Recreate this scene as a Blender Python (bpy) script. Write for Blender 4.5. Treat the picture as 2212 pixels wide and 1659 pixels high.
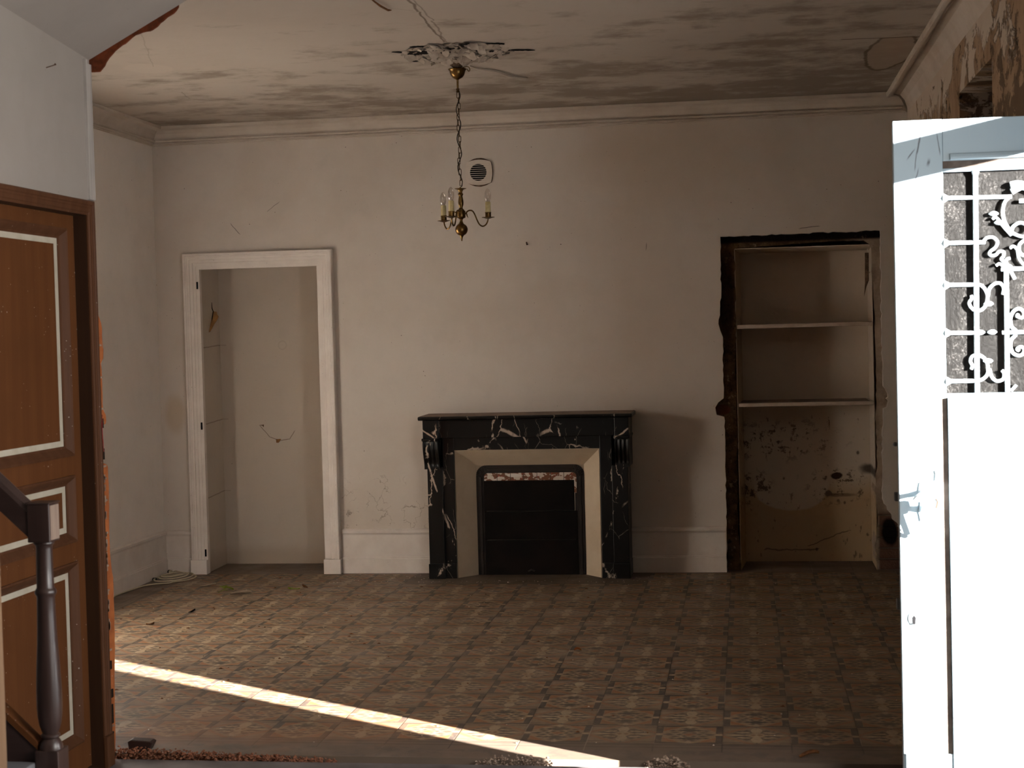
import bpy, bmesh, math, random
from mathutils import Vector, Matrix
from mathutils.geometry import tessellate_polygon
from mathutils import noise as mnoise

for o in list(bpy.data.objects):
    bpy.data.objects.remove(o)
sc = bpy.context.scene
COL = sc.collection
random.seed(7)

# ------------------------------------------------------------------ camera
F_PX, YAW, PITCH, ROLL = 3370.56, 0.148621333, 0.0309695518, -0.0256077371
cy, sy = math.cos(YAW), math.sin(YAW)
fw = Vector((-sy * math.cos(PITCH), cy * math.cos(PITCH), -math.sin(PITCH)))
r0 = Vector((cy, sy, 0)); u0 = r0.cross(fw)
r1 = math.cos(ROLL) * r0 + math.sin(ROLL) * u0
u1 = -math.sin(ROLL) * r0 + math.cos(ROLL) * u0
cam = bpy.data.cameras.new('camera')
cam.sensor_width = 36; cam.lens = F_PX / 2212 * 36; cam.clip_start = .05
co = bpy.data.objects.new('camera', cam); COL.objects.link(co)
m = Matrix((r1, u1, -fw)).transposed().to_4x4()
m.translation = Vector((0, 0, 1.5135))
co.matrix_world = m
cam.dof.use_dof = True; cam.dof.focus_distance = 9.7; cam.dof.aperture_fstop = cam.lens / 7.0
sc.camera = co

# ------------------------------------------------------------------ daylight
SUN, SKY, DOORSKY, HALLFILL = 160.0, .6, 18.0, 95.0
w = bpy.data.worlds.new('World'); sc.world = w; w.use_nodes = True
w.node_tree.nodes['Background'].inputs[0].default_value = (.62, .80, 1, 1)
w.node_tree.nodes['Background'].inputs[1].default_value = SKY
sd = Vector((-0.8425, 0.5387, -0.170)).normalized()      # direction the sunlight travels
sl = bpy.data.lights.new('sun', 'SUN'); sl.energy = SUN; sl.angle = math.radians(.5); sl.color = (1, .96, .905)
so = bpy.data.objects.new('sun', sl); COL.objects.link(so)
so.rotation_euler = sd.to_track_quat('-Z', 'Y').to_euler(); so.location = (6, 1, 4)

def area(name, loc, d, sx, sy_, e, col):
    l = bpy.data.lights.new(name, 'AREA'); l.shape = 'RECTANGLE'; l.size = sx; l.size_y = sy_
    l.energy = e; l.color = col
    o = bpy.data.objects.new(name, l); COL.objects.link(o)
    o.location = loc; o.rotation_euler = Vector(d).to_track_quat('-Z', 'Y').to_euler()
    return o
# sky light coming in by the front doorway; the second lamp is fill added to the hall
area('doorway_daylight', (1.62, 4.3, 1.25), (-1, 0, 0), .9, 2.4, DOORSKY, (.72, .86, 1))
area('hall_fill', (.980, 3.1, 1.40), (-1, 0, 0), 1.1, 1.3, HALLFILL, (1, .965, .92))

sc.view_settings.view_transform = 'Standard'; sc.view_settings.look = 'None'
sc.view_settings.gamma = 1; sc.view_settings.use_curve_mapping = False
sc.view_settings.exposure = 0.0
sc.cycles.use_denoising = True
sc.cycles.max_bounces = 10; sc.cycles.diffuse_bounces = 5; sc.cycles.glossy_bounces = 3; sc.cycles.transparent_max_bounces = 8
sc.cycles.use_adaptive_sampling = True; sc.cycles.adaptive_threshold = .04
sc.cycles.sample_clamp_indirect = 0
sc.cycles.caustics_reflective = False; sc.cycles.caustics_refractive = False

# ------------------------------------------------------------------ node helpers
class S:
    def __init__(s, t, k): s.t, s.k = t, k
    def _m(s, op, *a, clamp=False):
        n = s.t.nodes.new('ShaderNodeMath'); n.operation = op; n.use_clamp = clamp
        for i, v in enumerate((s,) + a):
            if isinstance(v, S): s.t.links.new(v.k, n.inputs[i])
            else: n.inputs[i].default_value = v
        return S(s.t, n.outputs[0])
    def __add__(s, o): return s._m('ADD', o)
    def __radd__(s, o): return s._m('ADD', o)
    def __sub__(s, o): return s._m('SUBTRACT', o)
    def __rsub__(s, o): return (s * -1) + o
    def __mul__(s, o): return s._m('MULTIPLY', o)
    def __rmul__(s, o): return s._m('MULTIPLY', o)
    def __truediv__(s, o): return s._m('DIVIDE', o)
    def __pow__(s, o): return s._m('POWER', o)
    def abs(s): return s._m('ABSOLUTE')
    def frac(s): return s._m('FRACT')
    def floor(s): return s._m('FLOOR')
    def mod(s, o): return s._m('FLOORED_MODULO', o)
    def lt(s, o): return s._m('LESS_THAN', o)
    def gt(s, o): return s._m('GREATER_THAN', o)
    def max(s, o): return s._m('MAXIMUM', o)
    def min(s, o): return s._m('MINIMUM', o)
    def sqrt(s): return s._m('SQRT')
    def inv(s): return 1 - s
    def ss(s, a, b):            # smooth step from a (0) to b (1); a may exceed b
        n = s.t.nodes.new('ShaderNodeMapRange'); n.interpolation_type = 'SMOOTHSTEP'
        s.t.links.new(s.k, n.inputs[0])
        lo, hi = (a, b) if a < b else (b, a)
        n.inputs[1].default_value = lo; n.inputs[2].default_value = hi
        n.inputs[3].default_value = 0 if a < b else 1; n.inputs[4].default_value = 1 if a < b else 0
        return S(s.t, n.outputs[0])

class M:
    def __init__(s, name, obj=False):
        s.m = bpy.data.materials.new(name); s.m.use_nodes = True; s.t = s.m.node_tree
        s.b = s.t.nodes['Principled BSDF']
        if obj:
            g = s.t.nodes.new('ShaderNodeTexCoord'); s.P = S(s.t, g.outputs['Object'])
        else:
            g = s.t.nodes.new('ShaderNodeNewGeometry'); s.P = S(s.t, g.outputs['Position'])
        sp = s.t.nodes.new('ShaderNodeSeparateXYZ'); s.t.links.new(s.P.k, sp.inputs[0])
        s.x, s.y, s.z = (S(s.t, sp.outputs[i]) for i in range(3))
    def vec(s, x, y, z):
        n = s.t.nodes.new('ShaderNodeCombineXYZ')
        for i, v in enumerate((x, y, z)):
            if isinstance(v, S): s.t.links.new(v.k, n.inputs[i])
            else: n.inputs[i].default_value = v
        return S(s.t, n.outputs[0])
    def sv(s, a, b, c, ox=0, oy=0, oz=0): return s.vec(s.x * a + ox, s.y * b + oy, s.z * c + oz)
    def noise(s, scale, det=4, rough=.55, v=None, dist=0):
        n = s.t.nodes.new('ShaderNodeTexNoise'); s.t.links.new((v or s.P).k, n.inputs['Vector'])
        n.inputs['Scale'].default_value = scale; n.inputs['Detail'].default_value = det
        n.inputs['Roughness'].default_value = rough; n.inputs['Distortion'].default_value = dist
        return S(s.t, n.outputs['Fac'])
    def vor(s, scale, feat='F1', v=None, rnd=1):
        n = s.t.nodes.new('ShaderNodeTexVoronoi'); n.feature = feat
        s.t.links.new((v or s.P).k, n.inputs['Vector']); n.inputs['Scale'].default_value = scale
        n.inputs['Randomness'].default_value = rnd
        return S(s.t, n.outputs['Distance'])
    def col(s, c):
        n = s.t.nodes.new('ShaderNodeRGB'); n.outputs[0].default_value = (*c, 1); return S(s.t, n.outputs[0])
    def mix(s, f, a, b, mode='MIX'):
        n = s.t.nodes.new('ShaderNodeMix'); n.data_type = 'RGBA'; n.blend_type = mode
        for i, v in ((0, f), (6, a), (7, b)):
            if isinstance(v, S): s.t.links.new(v.k, n.inputs[i])
            elif i == 0: n.inputs[0].default_value = v
            else: n.inputs[i].default_value = (*v, 1)
        return S(s.t, n.outputs[2])
    def seg(s, p, q, ax, wid, wob=.01, ws=14, seed=0):
        """mask of a wobbly line from p to q in the plane of the two axes named by ax"""
        u, v = getattr(s, ax[0]), getattr(s, ax[1])
        dx, dy = q[0] - p[0], q[1] - p[1]; L = math.hypot(dx, dy); dx /= L; dy /= L
        a = (u - p[0]) * dx + (v - p[1]) * dy
        d = (u - p[0]) * (-dy) + (v - p[1]) * dx
        d = d + (s.noise(ws, 2, v=s.sv(1, 1, 1, seed, seed, 0)) - .5) * (wob * 2)
        return d.abs().ss(wid, wid * .3) * a.ss(-.01, .01) * a.ss(L + .01, L - .01)
    def blob(s, c, ax, rx, ry, edge=.5, wob=.5, ws=6):
        u, v = getattr(s, ax[0]), getattr(s, ax[1])
        d = (((u - c[0]) / rx) ** 2.0 + ((v - c[1]) / ry) ** 2.0).sqrt() + (s.noise(ws, 4) - .5) * (wob * 2)
        return d.ss(1 + edge * .5, 1 - edge * .5)
    def out(s, c, rough=.85, bump=None, bs=.3, bd=.01, metal=0, spec=.3, coat=0):
        b = s.b
        if isinstance(c, S): s.t.links.new(c.k, b.inputs['Base Color'])
        else: b.inputs['Base Color'].default_value = (*c, 1)
        if isinstance(rough, S): s.t.links.new(rough.k, b.inputs['Roughness'])
        else: b.inputs['Roughness'].default_value = rough
        b.inputs['Metallic'].default_value = metal
        b.inputs['Specular IOR Level'].default_value = spec
        b.inputs['Coat Weight'].default_value = coat
        if bump is not None:
            n = s.t.nodes.new('ShaderNodeBump'); n.inputs['Strength'].default_value = bs
            n.inputs['Distance'].default_value = bd; s.t.links.new(bump.k, n.inputs['Height'])
            s.t.links.new(n.outputs[0], b.inputs['Normal'])
        return s.m

def specks(m, scale, thr, seed=0):
    """sparse small specks"""
    v = m.sv(1, 1, 1, seed, seed * 2, seed)
    return m.vor(scale, v=v).ss(thr, thr * .5) * m.noise(scale * .23, 2, v=v).ss(.56, .60)

# ------------------------------------------------------------------ materials
def plaster(name, base, dirt, cracks=(), blobs=(), extra=None, speck=.8, bump=.25):
    m = M(name)
    n1 = m.noise(1.3, 6, .6); n2 = m.noise(7, 5, .6)
    c = m.mix(n1.ss(.38, .72) * .55, base, dirt)
    c = m.mix(n2.ss(.5, .75) * .22, c, tuple(x * .8 for x in base))
    c = m.mix(n2.ss(.5, .3) * .15, c, tuple(min(1, x * 1.12) for x in base))
    sp = (specks(m, 14, .055) + specks(m, 30, .07, 3.1)).min(1.0)
    c = m.mix(sp * speck, c, (.10, .07, .05))
    for b in blobs: c = m.mix(m.blob(*b[0]) * b[2], c, b[1])
    for k, (p, q, ax, wid, op) in enumerate(cracks):
        c = m.mix(m.seg(p, q, ax, wid, seed=k * 3.3) * op, c, (.07, .05, .035))
    h = n2 * .5 + m.noise(45, 3) * .25 + m.noise(2.2, 3) * 1.2 - sp * .4
    if extra: c, h = extra(m, c, h)
    return m.out(c, .9, h, bump, .012, spec=.15)

WALLC, WALLD = (.64, .575, .51), (.56, .475, .39)
def ex_back(m, c, h):
    # crackled, lifting paint low down between the cupboard frame and the chimneypiece
    zone = m.blob((-2.33, .44), 'xz', .36, .19, .6, .35, 5)
    v = m.vec(m.x, m.y, m.z)
    vd = m.vor(9, 'DISTANCE_TO_EDGE', v=m.vec(m.x + (m.noise(9) - .5) * .25, m.y, m.z + (m.noise(9, v=m.sv(1, 1, 1, 5, 5, 5)) - .5) * .25))
    cr = vd.ss(.022, .006) * zone * m.noise(5, 3, v=m.sv(1, 1, 1, 9, 2, 4)).ss(.47, .53)
    c = m.mix(cr * .65, c, (.20, .145, .10))
    c = m.mix(zone * .12, c, (.66, .57, .46))
    return c, h - cr * .8
M_WALL = plaster('wall_plaster', WALLC, WALLD,
    cracks=[((-3.30, 2.29), (-3.24, 2.22), 'xz', .004, .6), ((-3.05, 2.36), (-2.97, 2.42), 'xz', .003, .5), ((.35, 2.13), (.47, 2.14), 'xz', .004, .7),
            ((-.60, 2.03), (-.597, 2.07), 'xz', .004, .6)],
    blobs=[(((-.45, 2.6), 'xz', .55, .25, 1.2, .5, 3), (.52, .40, .28), .35), (((-3.72, 1.05), 'xz', .06, .12, .9, .4, 5), (.50, .37, .22), .5),
           (((-.62, 1.55), 'xz', .25, .6, 1.5, .4, 3), (.56, .45, .35), .3)], extra=ex_back)
M_LEFT = plaster('side_wall_plaster', (.82, .765, .70), (.74, .66, .58), speck=.7)
def ex_niche(m, c, h):
    for z in (1.495, .99, .50):
        c = m.mix(m.seg((9.80, z - .012), (10.25, z + .004), 'yz', .006, .004) * m.x.lt(-3.5) * .6, c, (.22, .16, .11))
    c = m.mix(m.blob((-3.104, 1.489), 'xz', .032, .032, .3, .2, 20) * m.blob((-3.104, 1.489), 'xz', .024, .024, .3, .2, 20).inv() * .22, c, (.3, .24, .18))
    c = m.mix(m.blob((-3.3, .02), 'xz', .9, .09, 1.0, .4, 4) * .5, c, (.40, .31, .22))
    for k, (p, q) in enumerate((((-3.28, .945), (-3.21, .865)), ((-3.21, .865), (-3.14, .84)), ((-3.14, .84), (-3.07, .85)), ((-3.07, .85), (-3.035, .905)))):
        c = m.mix(m.seg(p, q, 'xz', .004, .006, seed=k) * .7 * m.x.gt(-3.5), c, (.15, .10, .07))
    return c, h
M_NICHE = plaster('cupboard_plaster', (.57, .495, .41), (.51, .42, .33), extra=ex_niche, speck=.6)
def ex_rn(m, c, h):
    # mould and flaking, worst below the second shelf; damp yellow foot
    low = m.z.ss(1.0, .92)
    c = m.mix(m.z.ss(1.1, .9) * .35, c, (.52, .46, .38))
    yel = m.z.ss(.60, .40) * m.blob((.28, .50), 'xz', .24, .17, .10, .15, 4).inv()
    c = m.mix(yel * .75, c, (.43, .29, .145))
    a = m.noise(16, 6, .72, v=m.sv(1, 1, 1.2, 1.7, 0, .6))
    ban = m.blob((.20, .79), 'xz', .36, .12, 1.0, .5, 6).max(m.blob((.60, .50), 'xz', .20, .13, .9, .5, 6)).max(m.blob((.04, .46), 'xz', .12, .12, .9, .5, 6))
    spt = a.ss(.545, .60) * ban
    c = m.mix(spt * .85, c, (.085, .06, .04))
    s2 = m.vor(15, v=m.sv(1, 1, .75)).ss(.17, .08) * m.noise(5.3, 3).ss(.47, .53) * low
    c = m.mix(s2 * .8, c, (.09, .06, .04))
    fk = m.noise(1, 5, .7, v=m.sv(26, 26, 11, 3, 3, 3)).ss(.60, .645) * low * m.noise(3.1, 3, v=m.sv(1, 1, 1, 6, 6, 6)).ss(.46, .56)
    c = m.mix(fk * .7, c, (.11, .075, .05))
    c = m.mix(m.blob((.57, .555), 'xz', .035, .022, .4, .5, 20), c, (.05, .03, .02))
    c = m.mix(m.blob((.60, .43), 'xz', .09, .012, .8, .5, 12) * .7, c, (.12, .08, .05))
    c = m.mix(m.blob((.77, .60), 'xz', .05, .03, .9, .6, 12) * .9, c, (.06, .045, .035))
    c = m.mix(m.seg((.38, .10), (.64, .20), 'xz', .006, .02) * .7, c, (.10, .07, .05))
    c = m.mix(m.seg((.10, .08), (.45, .075), 'xz', .007, .02) * .7, c, (.10, .07, .05))
    return c, h - spt * .6 - s2 * .4
M_RNICHE = plaster('damp_cupboard_plaster', (.60, .50, .40), (.52, .42, .32), extra=ex_rn, speck=.5, bump=.35)
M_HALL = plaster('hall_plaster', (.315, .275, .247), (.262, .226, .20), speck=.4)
def ex_hallw(m, c, h):
    return m.mix(m.seg((5.30, 1.95), (4.2, 2.1), 'yz', .004) * 0.3, c, (.2, .15, .1)), h

def ceiling_mat():
    m = M('ceiling_plaster')
    base = m.mix(m.noise(1.1, 5, .6).ss(.35, .7) * .45, (.51, .452, .392), (.43, .37, .31))
    g = m.noise(1, 7, .68, v=m.vec(m.x * 1.5, m.y * 2.2, 0))
    g2 = m.noise(1, 6, .62, v=m.vec(m.x * 4.5 + 3, m.y * 5.5, 1))
    fld = (m.y - 7.9) * .045 + (m.x + 1.4) * .02
    grime = (g * .66 + g2 * .34 + fld).ss(.475, .62)
    c = m.mix(grime * .66, base, (.20, .155, .115))
    c = m.mix(g2.ss(.6, .75) * .25, c, (.26, .21, .17))
    c = m.mix(m.blob((-3.0, 7.7), 'xy', .12, .14, .3, .3, 5) * .15, c, (.70, .61, .52))
    # hairline cracks running from the hook to the hall
    k = 0
    for p, q, wd, op in (((-1.355, 6.2), (-1.369, 6.70), .010, .75), ((-1.369, 6.70), (-1.398, 7.42), .008, .8), ((-1.338, 6.3), (-1.350, 6.90), .006, .5), ((-1.350, 6.90), (-1.385, 7.42), .007, .55),
                         ((-1.16, 8.85), (-1.10, 8.80), .010, .5), ((-2.65, 6.7), (-2.95, 7.65), .005, .22), ((-3.15, 8.70), (-3.10, 8.45), .006, .3), ((-1.48, 6.6), (-1.39, 6.67), .004, .4),
                         ((.50, 7.90), (.90, 7.93), .012, .8)):
        k += 1; c = m.mix(m.seg(p, q, 'xy', wd, .02, 6, k) * op, c, (.14, .105, .08))
    c = m.mix(m.blob((-1.40, 7.75), 'xy', .5, .45, 1.3, .5, 4) * .25, c, (.35, .29, .24))
    # bare patch where the lining paper came away by the cornice
    bp = m.blob((.775, 8.35), 'xy', .115, .52, .08, .28, 4) * m.y.gt(7.93)
    rim = m.blob((.775, 8.35), 'xy', .135, .56, .08, .28, 4) * m.y.gt(7.91) - bp
    c = m.mix(bp, c, m.mix(m.noise(9, 4), (.36, .285, .22), (.46, .375, .30)))
    c = m.mix(rim.max(0.0) * .75, c, (.13, .095, .065))
    sp = specks(m, 9, .035)
    c = m.mix(sp * .8, c, (.1, .07, .05))
    h = m.noise(2.0, 4) * 1.5 + g2 * .6 + m.noise(35, 3) * .2 - bp * .3
    return m.out(c, .92, h, .3, .015, spec=.1)
M_CEIL = ceiling_mat()

def damaged_mat():
    m = M('stripped_wall')
    v = m.vec(m.x, m.y * 1.15, m.z * 1.5)
    a = m.noise(2.6, 7, .64, v=v, dist=.6); b = m.noise(4.2, 7, .68, v=m.vec(m.x + 4, m.y * 1.3, m.z * 1.6 + 2), dist=.5)
    d = m.noise(1, 6, .7, v=m.vec(0, m.y * 5, m.z * 2.2))
    rag = (d - .5) * .10
    c = m.mix(m.noise(5, 4), (.60, .51, .42), (.50, .405, .31))
    hi = (m.z - 2.60) * .50
    e1 = (a - hi + rag).ss(.485, .505)
    e0 = (a - hi + rag).ss(.465, .485) - e1
    tan = m.mix(d.ss(.4, .62), (.40, .275, .175), (.29, .19, .115))
    c = m.mix(e1, c, tan)
    c = m.mix(e0.max(0.0) * .7, c, (.06, .042, .03))
    e2 = (b - hi * .8 + rag).ss(.555, .575)
    c = m.mix(e2 * .9, c, (.13, .088, .055))
    e3 = (b * .5 + m.noise(9, 4, v=v) * .5).ss(.615, .64)
    c = m.mix(e3 * .85, c, (.035, .026, .02))
    sc_ = m.noise(1, 4, .6, v=m.vec(0, m.y * 2.5 - m.z * 9, m.z * 26 + m.y * 9)).ss(.60, .68) * m.z.ss(2.80, 2.70)
    c = m.mix(sc_ * .55, c, (.16, .115, .08))
    fl = m.noise(1, 3, .5, v=m.vec(0, m.y * 3 + m.z * 9, m.z * 22 - m.y * 3)).ss(.55, .62) * m.y.ss(6.5, 6.6) * m.y.ss(7.55, 7.45) * m.z.ss(2.62, 2.56)
    c = m.mix(fl * .8, c, (.42, .36, .31))
    h = e1 * -1.2 - e2 * 1.0 - e3 * 1.2 + d * .4
    return m.out(c, .9, h, .6, .02, spec=.1)
M_DAMAGED = damaged_mat()

def simple(name, c1, c2, scale=6, rough=.6, bump=.15, spec=.3, metal=0, speck=None, coat=0, obj=False, stretch=(1, 1, 1), bd=.006):
    m = M(name, obj)
    v = m.sv(*stretch)
    n = m.noise(scale, 5, .6, v=v)
    c = m.mix(n.ss(.33, .67), c1, c2)
    h = n + m.noise(scale * 6, 3, v=v) * .3
    if speck:
        s_ = (specks(m, 22, .07) + specks(m, 45, .10, 2.2)).min(1.0)
        c = m.mix(s_ * .8, c, speck); h = h - s_
    return m.out(c, rough, h, bump, bd, metal, spec, coat)
M_TRIM = simple('old_white_paint', (.80, .73, .665), (.72, .645, .58), 5, .55, .12, .3, speck=(.20, .15, .11))
M_TRIM2 = simple('grubby_white_paint', (.74, .67, .605), (.66, .585, .52), 5, .6, .12, .3, speck=(.16, .12, .09))
M_CORN = simple('cornice_paint', (.60, .525, .45), (.52, .44, .36), 4, .8, .1, .2)
M_FLAKE = simple('flaking_plaster', (.46, .395, .33), (.34, .285, .235), 18, .9, .3, .1)
M_CREAM = simple('cream_painted_splay', (.62, .51, .37), (.55, .44, .31), 5, .7, .1, .25, speck=(.22, .15, .09))
M_IRON = simple('blackened_iron', (.012, .008, .0065), (.022, .015, .011), 8, .6, .15, .3)
M_SHUT = simple('sooty_shutter', (.006, .005, .0045), (.012, .008, .0065), 5, .85, .1, .12)
M_BRASS = simple('tarnished_brass', (.26, .155, .05), (.10, .055, .02), 30, .33, .15, .5, 1.0, bd=.002)
M_BRASSD = simple('dark_brass', (.10, .06, .025), (.045, .028, .014), 30, .4, .15, .5, 1.0, bd=.002)
M_BLACK = simple('black_flex', (.012, .009, .007), (.02, .014, .01), 10, .6, .1)
M_CANDLE = simple('ivory_candle_sleeve', (.62, .53, .28), (.52, .42, .20), 40, .6, .2)
M_PLASTIC = simple('aged_white_plastic', (.66, .58, .50), (.60, .515, .43), 9, .45, .05, .4)
M_VOID = simple('dark_void', (.004, .004, .005), (.006, .005, .005), 5, .9, .05, .1)
M_CRUMB = simple('broken_plaster_edge', (.20, .13, .085), (.07, .045, .03), 30, .95, .5, .1)
M_TERRA = simple('terracotta_brick', (.46, .15, .05), (.33, .10, .035), 14, .9, .5, .1, speck=(.5, .42, .34))
M_RUBBLE = simple('brick_dust', (.30, .125, .07), (.20, .085, .05), 26, .95, .6, .1, speck=(.55, .45, .38))
M_RUBBLE2 = simple('pale_rubble', (.42, .33, .26), (.24, .16, .12), 30, .95, .6, .1)
M_REDBRICK = simple('dark_red_brick', (.17, .042, .016), (.075, .022, .010), 18, .95, .6, .1)  # dark red-brown brick tone
M_CABLE = simple('cream_cable_sheath', (.62, .54, .38), (.55, .47, .32), 20, .5, .05)
M_DPLUG = simple('dark_plug', (.03, .035, .03), (.05, .05, .045), 20, .5, .05)
M_GREEN = simple('green_leaf', (.26, .34, .03), (.16, .23, .02), 60, .55, .2)
M_DEAD = simple('dead_leaf', (.20, .08, .025), (.10, .04, .015), 60, .7, .3)
M_OCHRE = simple('curled_ochre_paper', (.30, .15, .045), (.20, .10, .035), 25, .8, .2)
M_PAPER = simple('torn_paper', (.50, .40, .30), (.40, .31, .23), 20, .85, .2)
M_SLAB = simple('worn_shelf_board', (.56, .46, .38), (.46, .36, .28), 12, .6, .1)
M_BLUEGREY = simple('hall_tile', (.165, .15, .155), (.10, .088, .088), 5, .5, .12)
M_NAIL = simple('rusty_nail', (.10, .045, .025), (.05, .025, .015), 60, .6, .2)
M_GROUND = simple('street_paving', (.06, .058, .055), (.045, .043, .04), 2, .9, .2)

def wood(name, c1, c2, ax='z', rough=.45, spec=.35, sp=None, bump=.1):
    m = M(name)
    st = {'z': (22, 22, 1.1), 'x': (1.1, 22, 22), 'y': (22, 1.1, 22)}[ax]
    n = m.noise(1, 5, .6, v=m.sv(*st)); n2 = m.noise(5, 4)
    c = m.mix(n.ss(.3, .7), c1, c2); c = m.mix(n2.ss(.45, .75) * .4, c, tuple(x * .65 for x in c1))
    if sp:
        s_ = (specks(m, 26, .09) + specks(m, 55, .12, 1.3)).min(1.0)
        c = m.mix(s_ * .75, c, sp)
    return m.out(c, rough, n + n2, bump, .004, 0, spec)
M_BEAD = wood('grimy_white_bead', (.44, .40, .37), (.27, .24, .215), 'z', .6, .2)
M_BROWN = wood('brown_door_paint', (.122, .044, .0145), (.100, .035, .0115), 'z', .65, .14, (.5, .42, .36))
M_BROWNC = wood('brown_casing_paint', (.100, .041, .019), (.072, .028, .012), 'z', .62, .16, (.45, .38, .33))
M_BROWND = wood('dark_brown_reveal', (.040, .018, .008), (.028, .012, .006), 'z', .5, .3)
M_STRIPE = simple('cream_panel_line', (.52, .47, .38), (.44, .39, .30), 12, .6, .1, speck=(.22, .12, .07))
M_OAK = wood('dark_stained_newel', (.030, .015, .012), (.055, .030, .025), 'z', .36, .5)
M_OAKX = wood('dark_stained_rail', (.024, .012, .010), (.045, .025, .021), 'x', .36, .5)
M_LITFACE = wood('painted_light_newel', (.32, .235, .185), (.18, .120, .095), 'z', .5, .35)  # light on the newel's side put into a paler wood tone
M_PINE = wood('bare_pine_post', (.19, .112, .065), (.15, .085, .046), 'z', .7, .2)
M_TREAD = wood('grey_painted_tread', (.22, .22, .235), (.15, .15, .165), 'x', .5, .3)
M_LINTEL = wood('blackened_lintel', (.012, .009, .007), (.028, .018, .012), 'x', .95, .1, (.35, .28, .22), bump=.5)

def masonry():
    m = M('exposed_masonry')
    n = m.noise(9, 6, .65); n2 = m.noise(24, 5, .7)
    c = m.mix(n.ss(.35, .65), (.17, .105, .055), (.065, .040, .024))
    c = m.mix(n2.ss(.58, .68) * .7, c, (.34, .25, .16))
    c = m.mix(n2.ss(.42, .34) * .8, c, (.02, .013, .009))
    rt = m.x.ss(.6, .75)
    cr = m.mix(n.ss(.4, .6), (.46, .36, .275), (.36, .275, .205))
    c = m.mix(rt * .85, c, cr)
    # brick courses low on the far side
    rows = ((m.z / .068).frac() - .5).abs().ss(.40, .47)
    bz = m.z.ss(.40, .33) * m.x.ss(.79, .81)
    bk = m.mix(rows, m.mix(n, (.16, .075, .05), (.085, .045, .032)), (.15, .115, .09))
    c = m.mix(bz * .9, c, bk)
    c = m.mix(m.blob((.865, .235), 'xz', .05, .085, .4, .4, 9), c, (.012, .009, .008))
    c = m.mix(m.blob((-.145, 1.015), 'xz', .05, .03, .3, .3, 9) * .9, c, (.13, .045, .025))
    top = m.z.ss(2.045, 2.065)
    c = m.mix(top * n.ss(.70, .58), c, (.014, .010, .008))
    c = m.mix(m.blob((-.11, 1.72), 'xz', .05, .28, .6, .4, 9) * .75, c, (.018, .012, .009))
    return m.out(c, .95, n + n2 * .7 - rows * bz, .8, .02, 0, .1)
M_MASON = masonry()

def marble():
    m = M('black_veined_marble')
    mirror = (m.x + 1.355).abs()          # book-matched slabs
    d = m.noise(3.0, 5, .6)
    def veins(sc_, thr, seed, wx=1, wz=1, wob=.35):
        v = m.vec(mirror * wx + (d - .5) * wob + seed, m.y * .6, m.z * wz + (d - .5) * wob * .6 + seed * 1.7)
        e = m.vor(sc_, 'DISTANCE_TO_EDGE', v=v)
        return e.ss(thr, thr * .35)
    gate = m.noise(5, 3, v=m.sv(1, 1, 1, 7, 3, 1))
    v1 = veins(2.6, .012, .0, 1.25, .7, .28) * gate.ss(.46, .54)
    v2 = veins(4.5, .007, 2.3, 1.5, .7, .25) * m.noise(6, 2).ss(.52, .60)
    v3 = veins(2.0, .020, 5.1, 1.8, .6, .30) * m.noise(9, 4, .7, v=m.sv(1.4, 1, .8, 2, 8, 5)).ss(.53, .58)
    dust = m.noise(3, 4)
    c = m.mix(dust, (.004, .0042, .0042), (.009, .009, .0085))
    c = m.mix(v2 * .5, c, (.38, .32, .27))
    c = m.mix((v1 * .85).max(v3 * .9), c, (.56, .45, .36))
    return m.out(c, .3, None, spec=.35)
M_MARBLE = marble()
M_DUSTY = simple('dusty_mantel_top', (.27, .20, .155), (.17, .125, .098), 9, .8, .1)

def splash():
    m = M('patterned_tile_scraps')
    n = m.noise(22, 3, .5, v=m.sv(1, 1, 1.6)); n2 = m.noise(60, 2)
    c = m.mix(n.ss(.50, .53), (.17, .065, .03), (.62, .54, .46))
    c = m.mix(n2.ss(.60, .63) * n.ss(.56, .5), c, (.28, .05, .03))
    c = m.mix(m.blob((-1.46, .631), 'xz', .045, .012, .05, 0, 3), c, (.70, .64, .58))
    g = (((m.x + 1.653) / .085).frac() - .5).abs().ss(.47, .49)
    c = m.mix(g, c, (.05, .03, .02))
    return m.out(c, .5, None)
M_SPLASH = splash()

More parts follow.
